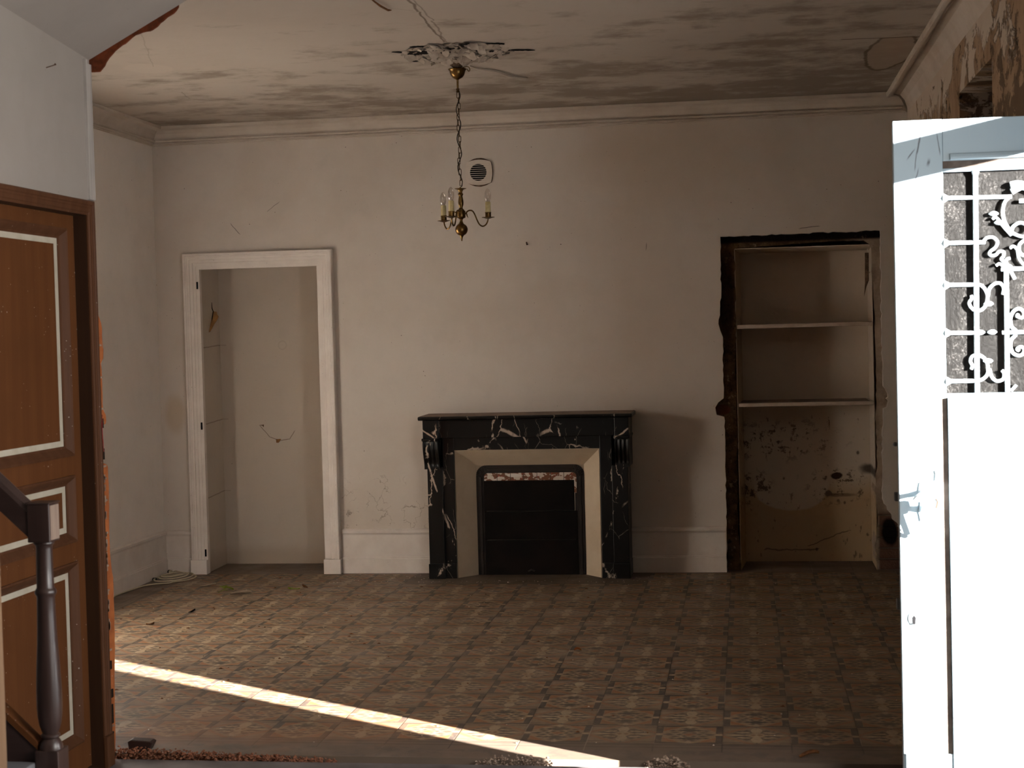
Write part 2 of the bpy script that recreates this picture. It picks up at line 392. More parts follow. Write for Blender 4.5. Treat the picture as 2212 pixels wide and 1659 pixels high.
def floor_mat():
    m = M('encaustic_tile_floor')
    X0, Y0, TX, TY = -.1115, 5.716, .25, .2549
    fx = (m.x - X0) / TX; fy = (m.y - Y0) / TY
    u = fx.frac() * 2 - 1; v = fy.frac() * 2 - 1
    par = (fx.floor() + fy.floor()).mod(2.0)            # 1: dark cornered tile
    jit = m.noise(40, 2) * .05 - .025
    au = u.abs() + jit; av = v.abs() + jit
    mx = au.max(av)
    ast = au.sqrt() + av.sqrt()
    # tile with dark corners
    tan, cream, dark, red = (.285, .200, .120), (.37, .275, .175), (.088, .066, .054), (.29, .115, .045)
    def D(cx, cy, rx, ry, pw=1): return ((au - cx).abs() / rx + (av - cy).abs() / ry).ss(1.08, .92)
    cusp = (au * 2.4).min(1.0) * .17                       # the dark edge bands part at the middle of each side
    cuspv = (av * 2.4).min(1.0) * .17
    A = m.col(tan)
    A = m.mix((au + av).ss(1.10, 1.14) * au.lt(.78) * av.lt(.84) * .9, A, red)
    A = m.mix((au + av).ss(1.34, 1.38) * au.lt(.78) * av.lt(.84) * .6, A, (.27, .165, .085))
    A = m.mix((av + cusp).ss(1.00, 1.03), A, dark)
    A = m.mix(au.ss(.785, .805) * av.ss(.09, .14), A, dark)
    A = m.mix(ast.ss(1.05, 1.01) * ast.ss(.86, .90), A, cream)
    A = m.mix(D(.86, 0, .30, .10), A, cream); A = m.mix(D(0, .88, .10, .26), A, cream)
    for d_ in ((.60, 0, .22, .11), (.42, .20, .17, .085), (.26, .46, .15, .10), (.50, .42, .13, .08), (.30, 0, .10, .09), (.14, .20, .10, .08)):
        A = m.mix(D(*d_), A, dark)
    A = m.mix(((au / .22) ** 2.0 + ((av - .47) / .17) ** 2.0).ss(1.1, .9), A, dark)
    A = m.mix(D(.12, .70, .16, .06), A, dark); A = m.mix(D(0, 0, .20, .13), A, red)
    # paler tile with the light star
    B = m.col((.235, .170, .110))
    B = m.mix(mx.ss(.93, .95) * .5, B, (.18, .135, .095))
    B = m.mix((av + cusp).ss(.95, .98) * (av + cusp).ss(1.06, 1.03), B, (.125, .09, .066))
    B = m.mix((au + av).ss(1.02, 1.06) * (au + av).ss(1.26, 1.22) * .6, B, red)
    B = m.mix(ast.ss(1.10, 1.06) * ast.ss(.90, .94), B, (.115, .084, .062))
    for d_ in ((.58, .18, .20, .10), (.30, .48, .14, .13), (.34, .12, .12, .09), (.16, .33, .10, .08), (.50, .40, .10, .07)):
        B = m.mix(D(*d_), B, (.105, .077, .058))
    for d_ in ((.62, 0, .34, .10), (.45, .26, .16, .075), (.28, .30, .12, .08), (.30, 0, .12, .06)):
        B = m.mix(D(*d_), B, cream)
    B = m.mix(((au / .17) ** 2.0 + ((av - .52) / .30) ** 2.0).ss(1.1, .9), B, cream)
    B = m.mix(D(0, 0, .26, .40), B, cream); B = m.mix(D(.10, 0, .10, .12), B, (.24, .14, .075))
    c = m.mix(par, B, A)
    c = m.mix(m.noise(26, 4, .7).ss(.52, .58) * .38, c, (.135, .10, .075)); c = m.mix(m.noise(19, 4, .7, v=m.sv(1, 1, 1, 5, 5, 5)).ss(.55, .62) * .30, c, (.31, .20, .11))
    # plain border: front row, hearth, along the walls
    inn = m.y.gt(Y0) * m.x.gt(-3.58)
    hearth = m.blob((-1.35, 9.72), 'xy', .95, .22, .05, 0, 2) if False else (m.x.gt(-2.11) * m.x.lt(-.61) * m.y.gt(9.36))
    inn = inn * hearth.inv() * m.y.lt(9.79)
    bord = m.mix(m.noise(5, 4), (.185, .135, .10), (.125, .092, .070))
    bord = m.mix(((m.y - 5.55).abs().ss(.075, .055) * m.noise(11, 4, .7).ss(.5, .58)) * .6, bord, (.10, .08, .07))
    bord = m.mix(((m.y - 5.695).abs().ss(.012, .004)).max((m.y - 5.655).abs().ss(.008, .003)) * .6, bord, (.07, .055, .045))
    bord = m.mix(((m.x + 3.60).abs().ss(.012, .004)).max((m.x + 3.66).abs().ss(.012, .004)) * .5, bord, (.08, .06, .05))
    c = m.mix(inn, bord, c)
    c = m.mix(hearth * .6, c, (.10, .07, .05))
    # joints
    ju = u.abs().ss(.975, .992) * m.y.gt(5.6) ; jv = v.abs().ss(.965, .99)
    jn = m.noise(1.7, 3, v=m.sv(1, 1, 1, 4, 4, 4))
    c = m.mix((ju * .85 * jn.ss(.42, .5)).max(jv * .55 * jn.ss(.40, .52)), c, (.055, .042, .034))
    c = m.mix(ju * jn.ss(.45, .38) * .5, c, (.36, .29, .22))
    # dust, brick-red staining by the partition, wear
    c = m.mix(m.noise(1.2, 5, .6).ss(.42, .7) * .22, c, (.20, .150, .105))
    c = m.mix(m.noise(4, 5, .65, v=m.sv(1, 1, 1, 8, 1, 1)).ss(.52, .72) * .35, c, (.115, .082, .06))
    red_z = m.blob((-1.95, 5.8), 'xy', .75, .55, 1.4, .5, 3)
    c = m.mix(red_z * .35 * m.noise(3, 4).ss(.4, .6), c, (.36, .17, .08))
    h = (ju.max(jv) * -1.0) + m.noise(30, 3) * .15
    return m.out(c, m.noise(4, 4).ss(.3, .7) * .25 + .42, h, .25, .004, 0, .35)
M_FLOOR = floor_mat()

def blue_mat():
    m = M('pale_blue_door_paint')
    n = m.noise(4, 5, .6); g = m.noise(1, 4, .6, v=m.sv(60, 60, 3))
    c = m.mix(n, (.30, .37, .41), (.255, .32, .36))
    wear = (m.noise(9, 6, .7) * .7 + m.noise(40, 4) * .3).ss(.60, .66) * m.z.ss(.75, .35)
    c = m.mix(wear * .6, c, (.62, .55, .48))
    # drying cracks and knots that show dark through the paint
    for p, q, wd in (((.527, 2.03), (.540, 2.085), .0035), ((.521, 1.985), (.527, 2.03), .002), ((.518, 1.945), (.531, 1.985), .0018),
                     ((.560, 1.998), (.563, 2.012), .006), ((.596, 2.03), (.588, 2.09), .002), ((.500, 2.02), (.520, 2.045), .0025)):
        c = m.mix(m.seg(p, q, 'xz', wd, .003, 30) * .9, c, (.055, .06, .065))
    c = m.mix(g.ss(.62, .7) * .12, c, (.35, .40, .42))
    c = m.mix(specks(m, 30, .07) * .6, c, (.30, .19, .13))
    return m.out(c, .4, n + g * .3, .12, .004, 0, .4)
M_BLUE = blue_mat()
M_GRIME = simple('dirty_groove', (.15, .12, .10), (.075, .055, .045), 14, .7, .2, .2)
M_STEEL = simple('painted_ironwork', (.60, .66, .69), (.52, .58, .62), 20, .4, .08, .4)
M_LOCK = simple('dark_lock_iron', (.03, .026, .022), (.06, .05, .042), 20, .5, .1, .4)

def pane_mat():
    m = M('hammered_glass')
    t = m.t
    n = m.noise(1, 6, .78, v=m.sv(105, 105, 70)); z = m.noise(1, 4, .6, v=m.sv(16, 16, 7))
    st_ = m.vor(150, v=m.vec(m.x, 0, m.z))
    fl = (z * .6 + n * .4).ss(.47, .62) * st_.ss(.42, .12) + (z * .45 + n * .55).ss(.50, .68) * .35  # pale flecks painted in for sun glints on the bumpy glass
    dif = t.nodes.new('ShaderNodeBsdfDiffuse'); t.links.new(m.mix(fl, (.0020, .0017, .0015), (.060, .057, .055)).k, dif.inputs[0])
    gl = t.nodes.new('ShaderNodeBsdfGlossy'); gl.inputs['Roughness'].default_value = .35; gl.inputs[0].default_value = (.8, .8, .8, 1)
    bp = t.nodes.new('ShaderNodeBump'); bp.inputs['Strength'].default_value = .5; bp.inputs['Distance'].default_value = .004
    t.links.new(n.k, bp.inputs['Height']); t.links.new(bp.outputs[0], gl.inputs['Normal'])
    tr = t.nodes.new('ShaderNodeBsdfTransparent'); tr.inputs[0].default_value = (.72, .70, .67, 1)
    a = t.nodes.new('ShaderNodeMixShader'); a.inputs[0].default_value = .36
    t.links.new(dif.outputs[0], a.inputs[1]); t.links.new(tr.outputs[0], a.inputs[2])
    b = t.nodes.new('ShaderNodeMixShader'); b.inputs[0].default_value = .006
    t.links.new(a.outputs[0], b.inputs[1]); t.links.new(gl.outputs[0], b.inputs[2])
    t.links.new(b.outputs[0], t.nodes['Material Output'].inputs[0])
    return m.m
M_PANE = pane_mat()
def bulb_mat():
    m = M('clear_bulb_glass'); t = m.t
    gl = t.nodes.new('ShaderNodeBsdfGlossy'); gl.inputs['Roughness'].default_value = .05
    tr = t.nodes.new('ShaderNodeBsdfTransparent'); tr.inputs[0].default_value = (.86, .84, .82, 1)
    lw = t.nodes.new('ShaderNodeLayerWeight'); lw.inputs[0].default_value = .35
    mp = S(t, lw.outputs['Facing']) * .55 + .05
    b = t.nodes.new('ShaderNodeMixShader'); t.links.new(mp.k, b.inputs[0])
    t.links.new(tr.outputs[0], b.inputs[1]); t.links.new(gl.outputs[0], b.inputs[2])
    t.links.new(b.outputs[0], t.nodes['Material Output'].inputs[0])
    return m.m
M_BULB = bulb_mat()

# ------------------------------------------------------------------ mesh helpers
def tag(o, label=None, cat=None, group=None, kind=None):
    if label: o['label'] = label
    if cat: o['category'] = cat
    if group: o['group'] = group
    if kind: o['kind'] = kind
    return o
def empty(name, loc=(0, 0, 0), label=None, cat=None, group=None, kind=None):
    o = bpy.data.objects.new(name, None); COL.objects.link(o); o.location = loc; o.empty_display_size = .1
    return tag(o, label, cat, group, kind)
class MB:
    def __init__(s): s.v, s.f = [], []
    def add(s, vs, fs):
        b = len(s.v); s.v += [tuple(v) for v in vs]; s.f += [tuple(b + i for i in f) for f in fs]; return s
    def box(s, x0, x1, y0, y1, z0, z1):
        vs = [(x, y, z) for x in (x0, x1) for y in (y0, y1) for z in (z0, z1)]
        return s.add(vs, [(0, 1, 3, 2), (4, 6, 7, 5), (0, 4, 5, 1), (2, 3, 7, 6), (0, 2, 6, 4), (1, 5, 7, 3)])
    def prism(s, poly, ax, a, b):
        """polygon (2-D) extruded along axis ax from a to b; the polygon uses the other two axes in order"""
        def p3(p, t):
            return (t, p[0], p[1]) if ax == 'x' else (p[0], t, p[1]) if ax == 'y' else (p[0], p[1], t)
        n = len(poly)
        vs = [p3(p, a) for p in poly] + [p3(p, b) for p in poly]
        tri = tessellate_polygon([[Vector((p[0], p[1], 0)) for p in poly]])
        fs = [tuple(t) for t in tri] + [tuple(i + n for i in reversed(t)) for t in tri]
        fs += [(i, (i + 1) % n, (i + 1) % n + n, i + n) for i in range(n)]
        return s.add(vs, fs)
    def ring(s, outer, inner, ax, a, b):
        """frame-like prism: outer and inner open polylines with the same point count (a three-sided surround)"""
        def p3(p, t):
            return (t, p[0], p[1]) if ax == 'x' else (p[0], t, p[1])
        n = len(outer)
        for i in range(n - 1):
            q = [outer[i], outer[i + 1], inner[i + 1], inner[i]]
            s.add([p3(p, a) for p in q] + [p3(p, b) for p in q], [(0, 1, 2, 3), (7, 6, 5, 4), (0, 4, 5, 1), (1, 5, 6, 2), (2, 6, 7, 3), (3, 7, 4, 0)])
        return s
    def lathe(s, prof, c=(0, 0, 0), n=32):
        vs = []; fs = []
        for r, z in prof:
            for k in range(n):
                a = 2 * math.pi * k / n; vs.append((c[0] + r * math.cos(a), c[1] + r * math.sin(a), c[2] + z))
        for i in range(len(prof) - 1):
            for k in range(n):
                k2 = (k + 1) % n; fs.append((i * n + k, i * n + k2, (i + 1) * n + k2, (i + 1) * n + k))
        fs.append(tuple(range(n - 1, -1, -1))); fs.append(tuple((len(prof) - 1) * n + k for k in range(n)))
        return s.add(vs, fs)
    def tube(s, pts, r, n=8, closed=False, cap=True):
        P = [Vector(p) for p in pts]; N = len(P)
        rs = r if isinstance(r, (list, tuple)) else [r] * N
        T = []
        for i in range(N):
            a = P[(i - 1) % N] if closed or i > 0 else P[i]; b = P[(i + 1) % N] if closed or i < N - 1 else P[i]
            T.append((b - a).normalized())
        up = Vector((0, 0, 1)) if abs(T[0].z) < .9 else Vector((1, 0, 0))
        nn = (up - T[0] * up.dot(T[0])).normalized(); vs = []; fs = []
        for i in range(N):
            nn = (nn - T[i] * nn.dot(T[i])).normalized(); bb = T[i].cross(nn)
            for k in range(n):
                a = 2 * math.pi * k / n; vs.append(P[i] + (nn * math.cos(a) + bb * math.sin(a)) * rs[i])
        for i in range(N if closed else N - 1):
            j = (i + 1) % N
            for k in range(n):
                k2 = (k + 1) % n; fs.append((i * n + k, i * n + k2, j * n + k2, j * n + k))
        if cap and not closed:
            fs.append(tuple(range(n - 1, -1, -1))); fs.append(tuple((N - 1) * n + k for k in range(n)))
        return s.add(vs, fs)
    def sweep(s, path, prof, cap=True):
        """path: list of (origin, outward direction) frames; prof: (out, up) pairs"""
        n = len(prof); vs = []; fs = []
        for o, d in path:
            for a, b in prof: vs.append((o[0] + d[0] * a, o[1] + d[1] * a, b))
        for i in range(len(path) - 1):
            for k in range(n):
                k2 = (k + 1) % n; fs.append((i * n + k, i * n + k2, (i + 1) * n + k2, (i + 1) * n + k))
        if cap:
            fs.append(tuple(range(n - 1, -1, -1))); fs.append(tuple((len(path) - 1) * n + k for k in range(n)))
        return s.add(vs, fs)
    def build(s, name, mat, parent=None, smooth=False, bevel=0, loc=None, seg=2):
        me = bpy.data.meshes.new(name); me.from_pydata(s.v, [], s.f); me.update()
        bm = bmesh.new(); bm.from_mesh(me); bmesh.ops.recalc_face_normals(bm, faces=bm.faces); bm.to_mesh(me); bm.free()
        me.materials.append(mat)
        o = bpy.data.objects.new(name, me); COL.objects.link(o)
        if smooth:
            me.shade_smooth()
            me.set_sharp_from_angle(angle=math.radians(40))
        if bevel:
            b = o.modifiers.new('bevel', 'BEVEL'); b.width = bevel; b.segments = seg; b.limit_method = 'ANGLE'; b.angle_limit = math.radians(35)
        if parent:
            o.parent = parent
            o.matrix_parent_inverse = Matrix.Translation(-parent.location) if loc is None else Matrix.Identity(4)
        if loc is not None: o.location = loc
        return o
def smoothline(pts, n=6, closed=False):
    """Catmull-Rom through the points"""
    P = [Vector(p) for p in pts]; out = []; N = len(P)
    for i in range(N if closed else N - 1):
        p0 = P[(i - 1) % N] if closed or i > 0 else P[0] * 2 - P[1]
        p1, p2 = P[i], P[(i + 1) % N]
        p3 = P[(i + 2) % N] if closed or i < N - 2 else P[-1] * 2 - P[-2]
        for k in range(n):
            t = k / n
            out.append(.5 * ((2 * p1) + (p2 - p0) * t + (2 * p0 - 5 * p1 + 4 * p2 - p3) * t * t + (3 * p1 - p0 - 3 * p2 + p3) * t ** 3))
    if not closed: out.append(P[-1])
    return out
def jag(pts, step=.03, amp=.006, seed=1):
    """roughen a 2-D polyline"""
    rnd = random.Random(seed); out = []
    for a, b in zip(pts, pts[1:]):
        L = math.hypot(b[0] - a[0], b[1] - a[1]); n = max(1, int(L / step))
        for k in range(n):
            t = k / n; j = amp if k else amp * .4
            out.append((a[0] + (b[0] - a[0]) * t + rnd.uniform(-j, j), a[1] + (b[1] - a[1]) * t + rnd.uniform(-j, j)))
    out.append(pts[-1]); return out

# ------------------------------------------------------------------ the setting
XL, XR, YB, ZC = -3.82, 1.01, 9.83, 2.93
YT = 5.475           # front edge of the room's tiled floor
ST = 'structure'
fl = MB().box(XL - .1, XR + .3, YT, YB + .50, -.12, 0).build('floor', M_FLOOR)
tag(fl, 'patterned encaustic tile floor of the empty room', 'floor', kind=ST)
fh = MB().box(-4.3, 1.9, -2.2, 5.405, -.12, -.004).box(-4.3, 1.9, 5.40, YT + .01, -.14, -.045)
tag(fh.build('floor_hall', M_BLUEGREY), 'grey tiled hall floor in front of the room', 'floor', kind=ST)

# back wall: one plaster skin, cut round both wall cupboards
rj = jag([(-.138, -.0), (-.135, .97), (-.183, .985), (-.190, 1.03), (-.172, 1.065), (-.138, 1.09), (-.134, 1.47), (-.150, 1.51), (-.160, 1.553), (-.139, 1.72), (-.136, 2.098),
          (.35, 2.100), (.838, 2.103), (.836, 1.53), (.838, 1.145), (.852, 1.125), (.867, 1.095), (.866, 1.075), (.852, 1.068), (.866, 1.05), (.858, 1.015), (.838, 1.005), (.834, .957), (.826, .70), (.822, .442)], .028, .0045, 3) + jag([(.822, .442), (.846, .40), (.852, .375), (.872, .352), (.880, .321), (.905, .298), (.925, .255), (.955, .24), (1.01, .16)], .014, .007, 6)[1:]
poly = [(XL, 0), (-3.545, 0), (-3.545, 2.03), (-2.685, 2.03), (-2.685, 0)] + rj + [(1.01, ZC), (XL, ZC)]
wb = MB().prism(poly, 'y', YB, YB + .055).build('wall_back', M_WALL)
tag(wb, 'stained cream plaster back wall behind the chimneypiece', 'wall', kind=ST)
# raw masonry bared round the far cupboard
ij = jag([(-.052, 0), (-.066, .30), (-.058, .97), (-.060, 1.30), (-.050, 1.52), (-.055, 2.022), (.25, 2.034), (.55, 2.046), (.74, 2.046), (.782, 2.016), (.800, 1.6), (.799, 1.0), (.788, .95), (.800, .67), (.780, .5), (.797, .30), (.775, .155), (.792, 0)], .03, .005, 5)
mp = [(-.4, 0)] + ij + [(XR, 0), (XR, 2.2), (-.4, 2.2)]
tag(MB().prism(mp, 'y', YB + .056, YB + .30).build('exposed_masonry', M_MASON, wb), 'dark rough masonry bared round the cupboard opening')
# niche linings (each an open box)
def lining(name, x0, x1, x0b, x1b, ztop, zb, y0, y1, mat, parent, lip=.012):
    b = MB()
    b.add([(x0, y0, 0), (x0b, y1, 0), (x0b, y1, zb), (x0, y0, ztop)], [(0, 1, 2, 3)])
    b.add([(x1, y0, 0), (x1b, y1, 0), (x1b, y1, zb), (x1, y0, ztop)], [(3, 2, 1, 0)])
    b.add([(x0b, y1, 0), (x1b, y1, 0), (x1b, y1, zb), (x0b, y1, zb)], [(0, 1, 2, 3)])
    b.add([(x0, y0, ztop), (x1, y0, ztop), (x1b, y1, zb), (x0b, y1, zb)], [(0, 1, 2, 3)])
    o = b.build(name, mat, parent)
    s_ = o.modifiers.new('solid', 'SOLIDIFY'); s_.thickness = lip; s_.offset = 1
    return o
def flip_out(o):
    me = o.data; bm = bmesh.new(); bm.from_mesh(me); bmesh.ops.reverse_faces(bm, faces=bm.faces); bm.to_mesh(me); bm.free()
nl = lining('niche_lining', -3.542, -2.69, -3.555, -2.66, 2.03, 2.03, YB + .005, 10.262, M_NICHE, wb)
nr = lining('niche_lining', -.050, .784, -.018, .786, 2.018, 2.006, YB + .062, 10.265, M_RNICHE, wb, .004)

def wallbox(name, mat, boxes, label):
    b = MB()
    for q in boxes: b.box(*q)
    return tag(b.build(name, mat), label, 'wall', kind=ST)
wallbox('wall_left', M_LEFT, [(XL - .12, XL, 5.34, YB + .5, -.1, ZC)], 'cream plaster wall of the room beside the cable')
# right-hand (street) wall: doorway, transom light above it, and the boarded window of the room
DW0, DW1 = 4.06, 4.955      # doorway along y
XO = 1.40
wr = MB()
wr.box(XR, XO, -2.2, DW0, -.1, ZC).box(XR, XO, DW0, DW1, 2.62, ZC).box(XR, XO, DW1, 6.56, -.1, ZC)
wr.box(XR, XO, 6.56, 7.52, 2.585, ZC).box(XR, XO, 6.56, 7.52, -.1, .85).box(XR, XO, 7.52, 7.96, -.1, ZC)
wr.box(XR + .05, XO, 7.96, 8.01, -.1, 2.62).box(XR, XO, 7.96, 8.01, 2.62, ZC).box(XR, XO, 8.01, YB + .5, -.1, ZC)
wr = tag(wr.build('wall_right', M_DAMAGED), 'street-side wall with peeling layered plaster above the blue door', 'wall', kind=ST)
# blind window recess behind the blue door, closed by old boards
w1 = empty('window_1', (1.2, 7.04, .85), 'boarded-up window recess in the peeling street wall', 'window', kind=ST)
for k in range(5):
    MB().box(1.26, 1.285, 6.565 + k * .19, 6.565 + k * .19 + .186, .85, 2.58).build('shutter_board', M_GRIME, w1)
MB().box(1.16, 1.24, 6.562, 7.518, 2.50, 2.583).build('window_head', M_MASON, w1)

w2 = empty('added_window', (1.0, 3.1, .8), 'made-up hall window added behind the fill lamp', 'window', kind=ST)  # window added only to back the fill lamp; the wall behind is solid
MB().box(1.003, 1.008, 2.55, 3.65, .75, 2.05).build('added_pane', M_PLASTIC, w2)
MB().box(.985, 1.009, 2.48, 2.55, .68, 2.12).box(.985, 1.009, 3.65, 3.72, .68, 2.12).box(.985, 1.009, 2.55, 3.65, .68, .75).box(.985, 1.009, 2.55, 3.65, 2.05, 2.12).build('added_frame', M_TRIM, w2)
# thin brick partition (cut away) and the hall's door wall
sx = lambda X: 2.538 + .515 * (X + 2.3)      # underside of the stair flight at the partition
edge = [(5.405, 0.0), (5.425, .02), (5.432, .12), (5.437, .25), (5.452, .40), (5.458, .60), (5.456, .66), (5.440, .72), (5.436, .79), (5.440, .90), (5.446, 1.00), (5.442, 1.07), (5.432, 1.080), (5.396, 1.088),
        (5.392, 1.12), (5.392, 1.222), (5.436, 1.228), (5.442, 1.24), (5.440, 1.262), (5.424, 1.275), (5.414, 1.30), (5.416, 1.40), (5.412, 1.45), (5.434, 1.47), (5.438, 1.50), (5.432, 1.515), (5.432, 1.58), (5.424, 1.60), (5.404, 1.625), (5.396, 1.72), (5.392, 2.03)]
pb = MB().prism([(5.300, 0)] + jag(edge, .025, .0022, 8) + [(5.30, 2.03)], 'x', -3.9, -2.325)
pt = tag(pb.build('wall_partition', M_TERRA), 'broken terracotta brick end of the thin partition by the brown door', 'wall', kind=ST)
# mortar smears and dark patches on the broken bricks
mo = MB()
rnd = random.Random(4)
for z in (.12, .24, .40, .62, .71, .83, .95, 1.03, 1.075, 1.235, 1.285, 1.40, 1.517):
    mo.box(-2.330, -2.3215, 5.392, 5.412 + rnd.random() * .012, z - .0035, z + .0035)
for k in range(26):
    z = rnd.uniform(.42, 1.05); mo.box(-2.328, -2.3212, 5.398, 5.402 + rnd.random() * .008, z, z + rnd.uniform(.006, .03))
mo.build('mortar_smear', M_RUBBLE2, pt)
ch = MB()
for a, b in ((.045, .10), (.13, .20), (.225, .255), (.33, .36), (1.10, 1.14), (1.215, 1.25)):
    ch.box(-2.3275, -2.3200, 5.393, 5.406 + rnd.random() * .008, a, b)
tag(ch.build('dark_brick_patch', M_SHUT, pt), 'dark patches on the brick edge')
wl = MB()
wl.box(-2.42, -2.30, 4.18, 4.44, -.1, 3.05).box(-2.42, -2.30, 4.44, 5.275, 1.985, 3.05).box(-2.42, -2.30, 5.275, 5.338, -.1, 2.545)
tag(wl.build('wall_hall', M_HALL), 'off-white hall wall above the brown panelled door', 'wall', kind=ST)
# corner bead of the hall wall with a gap beside it
cb = MB().box(-2.305, -2.290, 5.285, 5.300, 2.036, 2.532).box(-2.305, -2.292, 5.305, 5.338, 2.036, 2.52)
tag(cb.build('trim_1', M_BEAD), 'narrow white corner bead above the door casing', 'trim', kind=ST)
gp = MB().prism(jag([(5.338, 2.53), (5.350, 2.52), (5.348, 2.44), (5.352, 2.40), (5.357, 2.385), (5.350, 2.36), (5.350, 2.31), (5.356, 2.30), (5.357, 2.24), (5.340, 2.23)], .015, .002, 4) + [(5.338, 2.22)], 'x', -2.36, -2.312)
tag(gp.build('broken_edge', M_REDBRICK, pt), 'ragged red brick sliver high on the corner')
# stair flight soffit crossing above
def sof(x, y): return 2.538 + .515 * (x + 2.3) - .09 * (y - 5.338)
b = MB(); xs = (-2.36, -1.46); ys = (3.2, 5.338)
vs = [(x, y, sof(x, y)) for x in xs for y in ys] + [(x, y, sof(x, y) + .12) for x in xs for y in ys]
b.add(vs, [(0, 1, 3, 2), (4, 6, 7, 5), (0, 2, 6, 4), (1, 5, 7, 3), (0, 4, 5, 1), (2, 3, 7, 6)])
tag(b.build('ceiling_stair_soffit', M_HALL), 'sloping plaster underside of the stair flight', 'ceiling', kind=ST)
# crushed brick left hanging under the soffit edge
zs = lambda x: 2.538 + .515 * (x + 2.3)
lower = [(-2.33, 2.497)] + [(x_, zs(x_) - t_) for x_, t_ in ((-2.29, .047), (-2.275, .056), (-2.262, .062), (-2.252, .055), (-2.238, .042), (-2.215, .028), (-2.19, .019), (-2.15, .014), (-2.11, .012), (-2.085, .020), (-2.05, .028), (-2.03, .021), (-2.005, .016), (-1.98, .014), (-1.962, .004))]
upper = [(-1.958, zs(-1.958) + .03), (-2.33, zs(-2.33) + .03)]
tag(MB().prism(jag(lower, .012, .003, 9) + upper, 'y', 5.339, 5.350).build('broken_brick_edge', M_REDBRICK, pt), 'red brick rubble edge under the stair soffit')
rp = MB().prism([(-3.82, 2.0), (-2.345, 2.0), (-2.345, 2.50), (-3.82, 2.50)], 'y', 5.345, 5.352)
tag(rp.build('plaster_backing', M_LEFT, pt), 'plastered back of the partition')

# hall shell beyond the frame
wallbox('wall_front', M_HALL, [(-4.3, XO, -2.32, -2.2, -.1, ZC)], 'plain hall wall behind the viewpoint')
wallbox('wall_stairwell', M_HALL, [(-4.42, -4.3, -2.2, 4.18, -.1, ZC + .9), (-4.3, -2.42, 4.16, 4.28, -.1, ZC + .9)], 'stairwell wall of the hall beyond the newel')
# street outside
tag(MB().box(1.41, 30, -15, 20, -.3, -.15).build('ground_street', M_GROUND), 'paved street outside the doorway', 'ground', kind=ST)
tag(MB().box(1.0, 1.75, 4.0, 5.0, -.15, -.004).build('trim_2', M_BLUEGREY), 'stone doorstep in the front doorway', 'trim', kind=ST)

# ceiling with cornice
ce = MB().box(-4.42, XO, -2.32, YB + .5, ZC, ZC + .10).build('ceiling', M_CEIL)
tag(ce, 'grime-streaked plaster ceiling', 'ceiling', kind=ST)
PROF = [(0, ZC), (.104, ZC), (.106, ZC - .003), (.104, ZC - .020), (.088, ZC - .023), (.082, ZC - .020), (.060, ZC - .026), (.040, ZC - .044), (.026, ZC - .068), (.022, ZC - .078),
        (.036, ZC - .081), (.038, ZC - .088), (.034, ZC - .093), (.018, ZC - .094), (.018, ZC - .098), (.026, ZC - .100), (.026, ZC - .107), (.012, ZC - .109), (.012, ZC - .112), (0, ZC - .116)]
def prof_path(p): return p
c1 = MB().sweep([((XL, 5.36), (1, 0)), ((XL, YB), (1, -1))], PROF)
tag(c1.build('cornice_left', M_CORN), 'plaster cornice above the side wall with the cable', 'cornice', kind=ST)
c2 = MB().sweep([((XL, YB), (1, -1)), ((XR, YB), (-.9, -1))], PROF)
tag(c2.build('cornice_back', M_CORN), 'plaster cornice along the top of the back wall', 'cornice', kind=ST)
PROF2 = [(0, ZC), (.128, ZC), (.132, ZC - .006), (.132, ZC - .030), (.126, ZC - .035), (.112, ZC - .036), (.110, ZC - .028), (.094, ZC - .028), (.086, ZC - .012), (.05, ZC - .022), (.024, ZC - .055), (.010, ZC - .10), (0, ZC - .12)]
c3 = MB().sweep([((XR, 5.2), (-1, 0)), ((XR, YB - .10), (-1, 0))], PROF2)
tag(c3.build('cornice_right', M_CORN), 'plaster cornice strip above the peeling street wall', 'cornice', kind=ST)

# torn plaster round the lamp hook
pl = MB(); rnd = random.Random(11)
for k in range(210):
    a = rnd.uniform(0, 2 * math.pi); r = math.sqrt(rnd.random())
    x = -1.38 + r * math.cos(a) * .25 + rnd.gauss(0, .02); y = 7.68 + r * math.sin(a) * .26
    s_ = rnd.uniform(.012, .042) * (1.25 - r * .5); n = rnd.randint(5, 8); th = rnd.uniform(0, 6)
    tx, ty = rnd.gauss(0, .35), rnd.gauss(-.25, .4); z0 = ZC - .004 - max(0, (1 - r)) * rnd.uniform(.0, .022)
    ring_ = []
    for q in range(n):
        t = th + 2 * math.pi * q / n; rr = s_ * rnd.uniform(.6, 1.15); dx, dy = rr * math.cos(t), rr * math.sin(t)
        ring_.append((x + dx, y + dy, min(ZC + .004, z0 + dx * tx + dy * ty)))
    vs = ring_ + [(p[0], p[1], p[2] - .003) for p in ring_]
    pl.add(vs, [tuple(range(n - 1, -1, -1)), tuple(range(n, 2 * n))] + [(q, (q + 1) % n, (q + 1) % n + n, q + n) for q in range(n)])
tag(pl.build('peeling_plaster', M_FLAKE, ce), 'flaking plaster torn open round the lamp hook')
cr = MB()
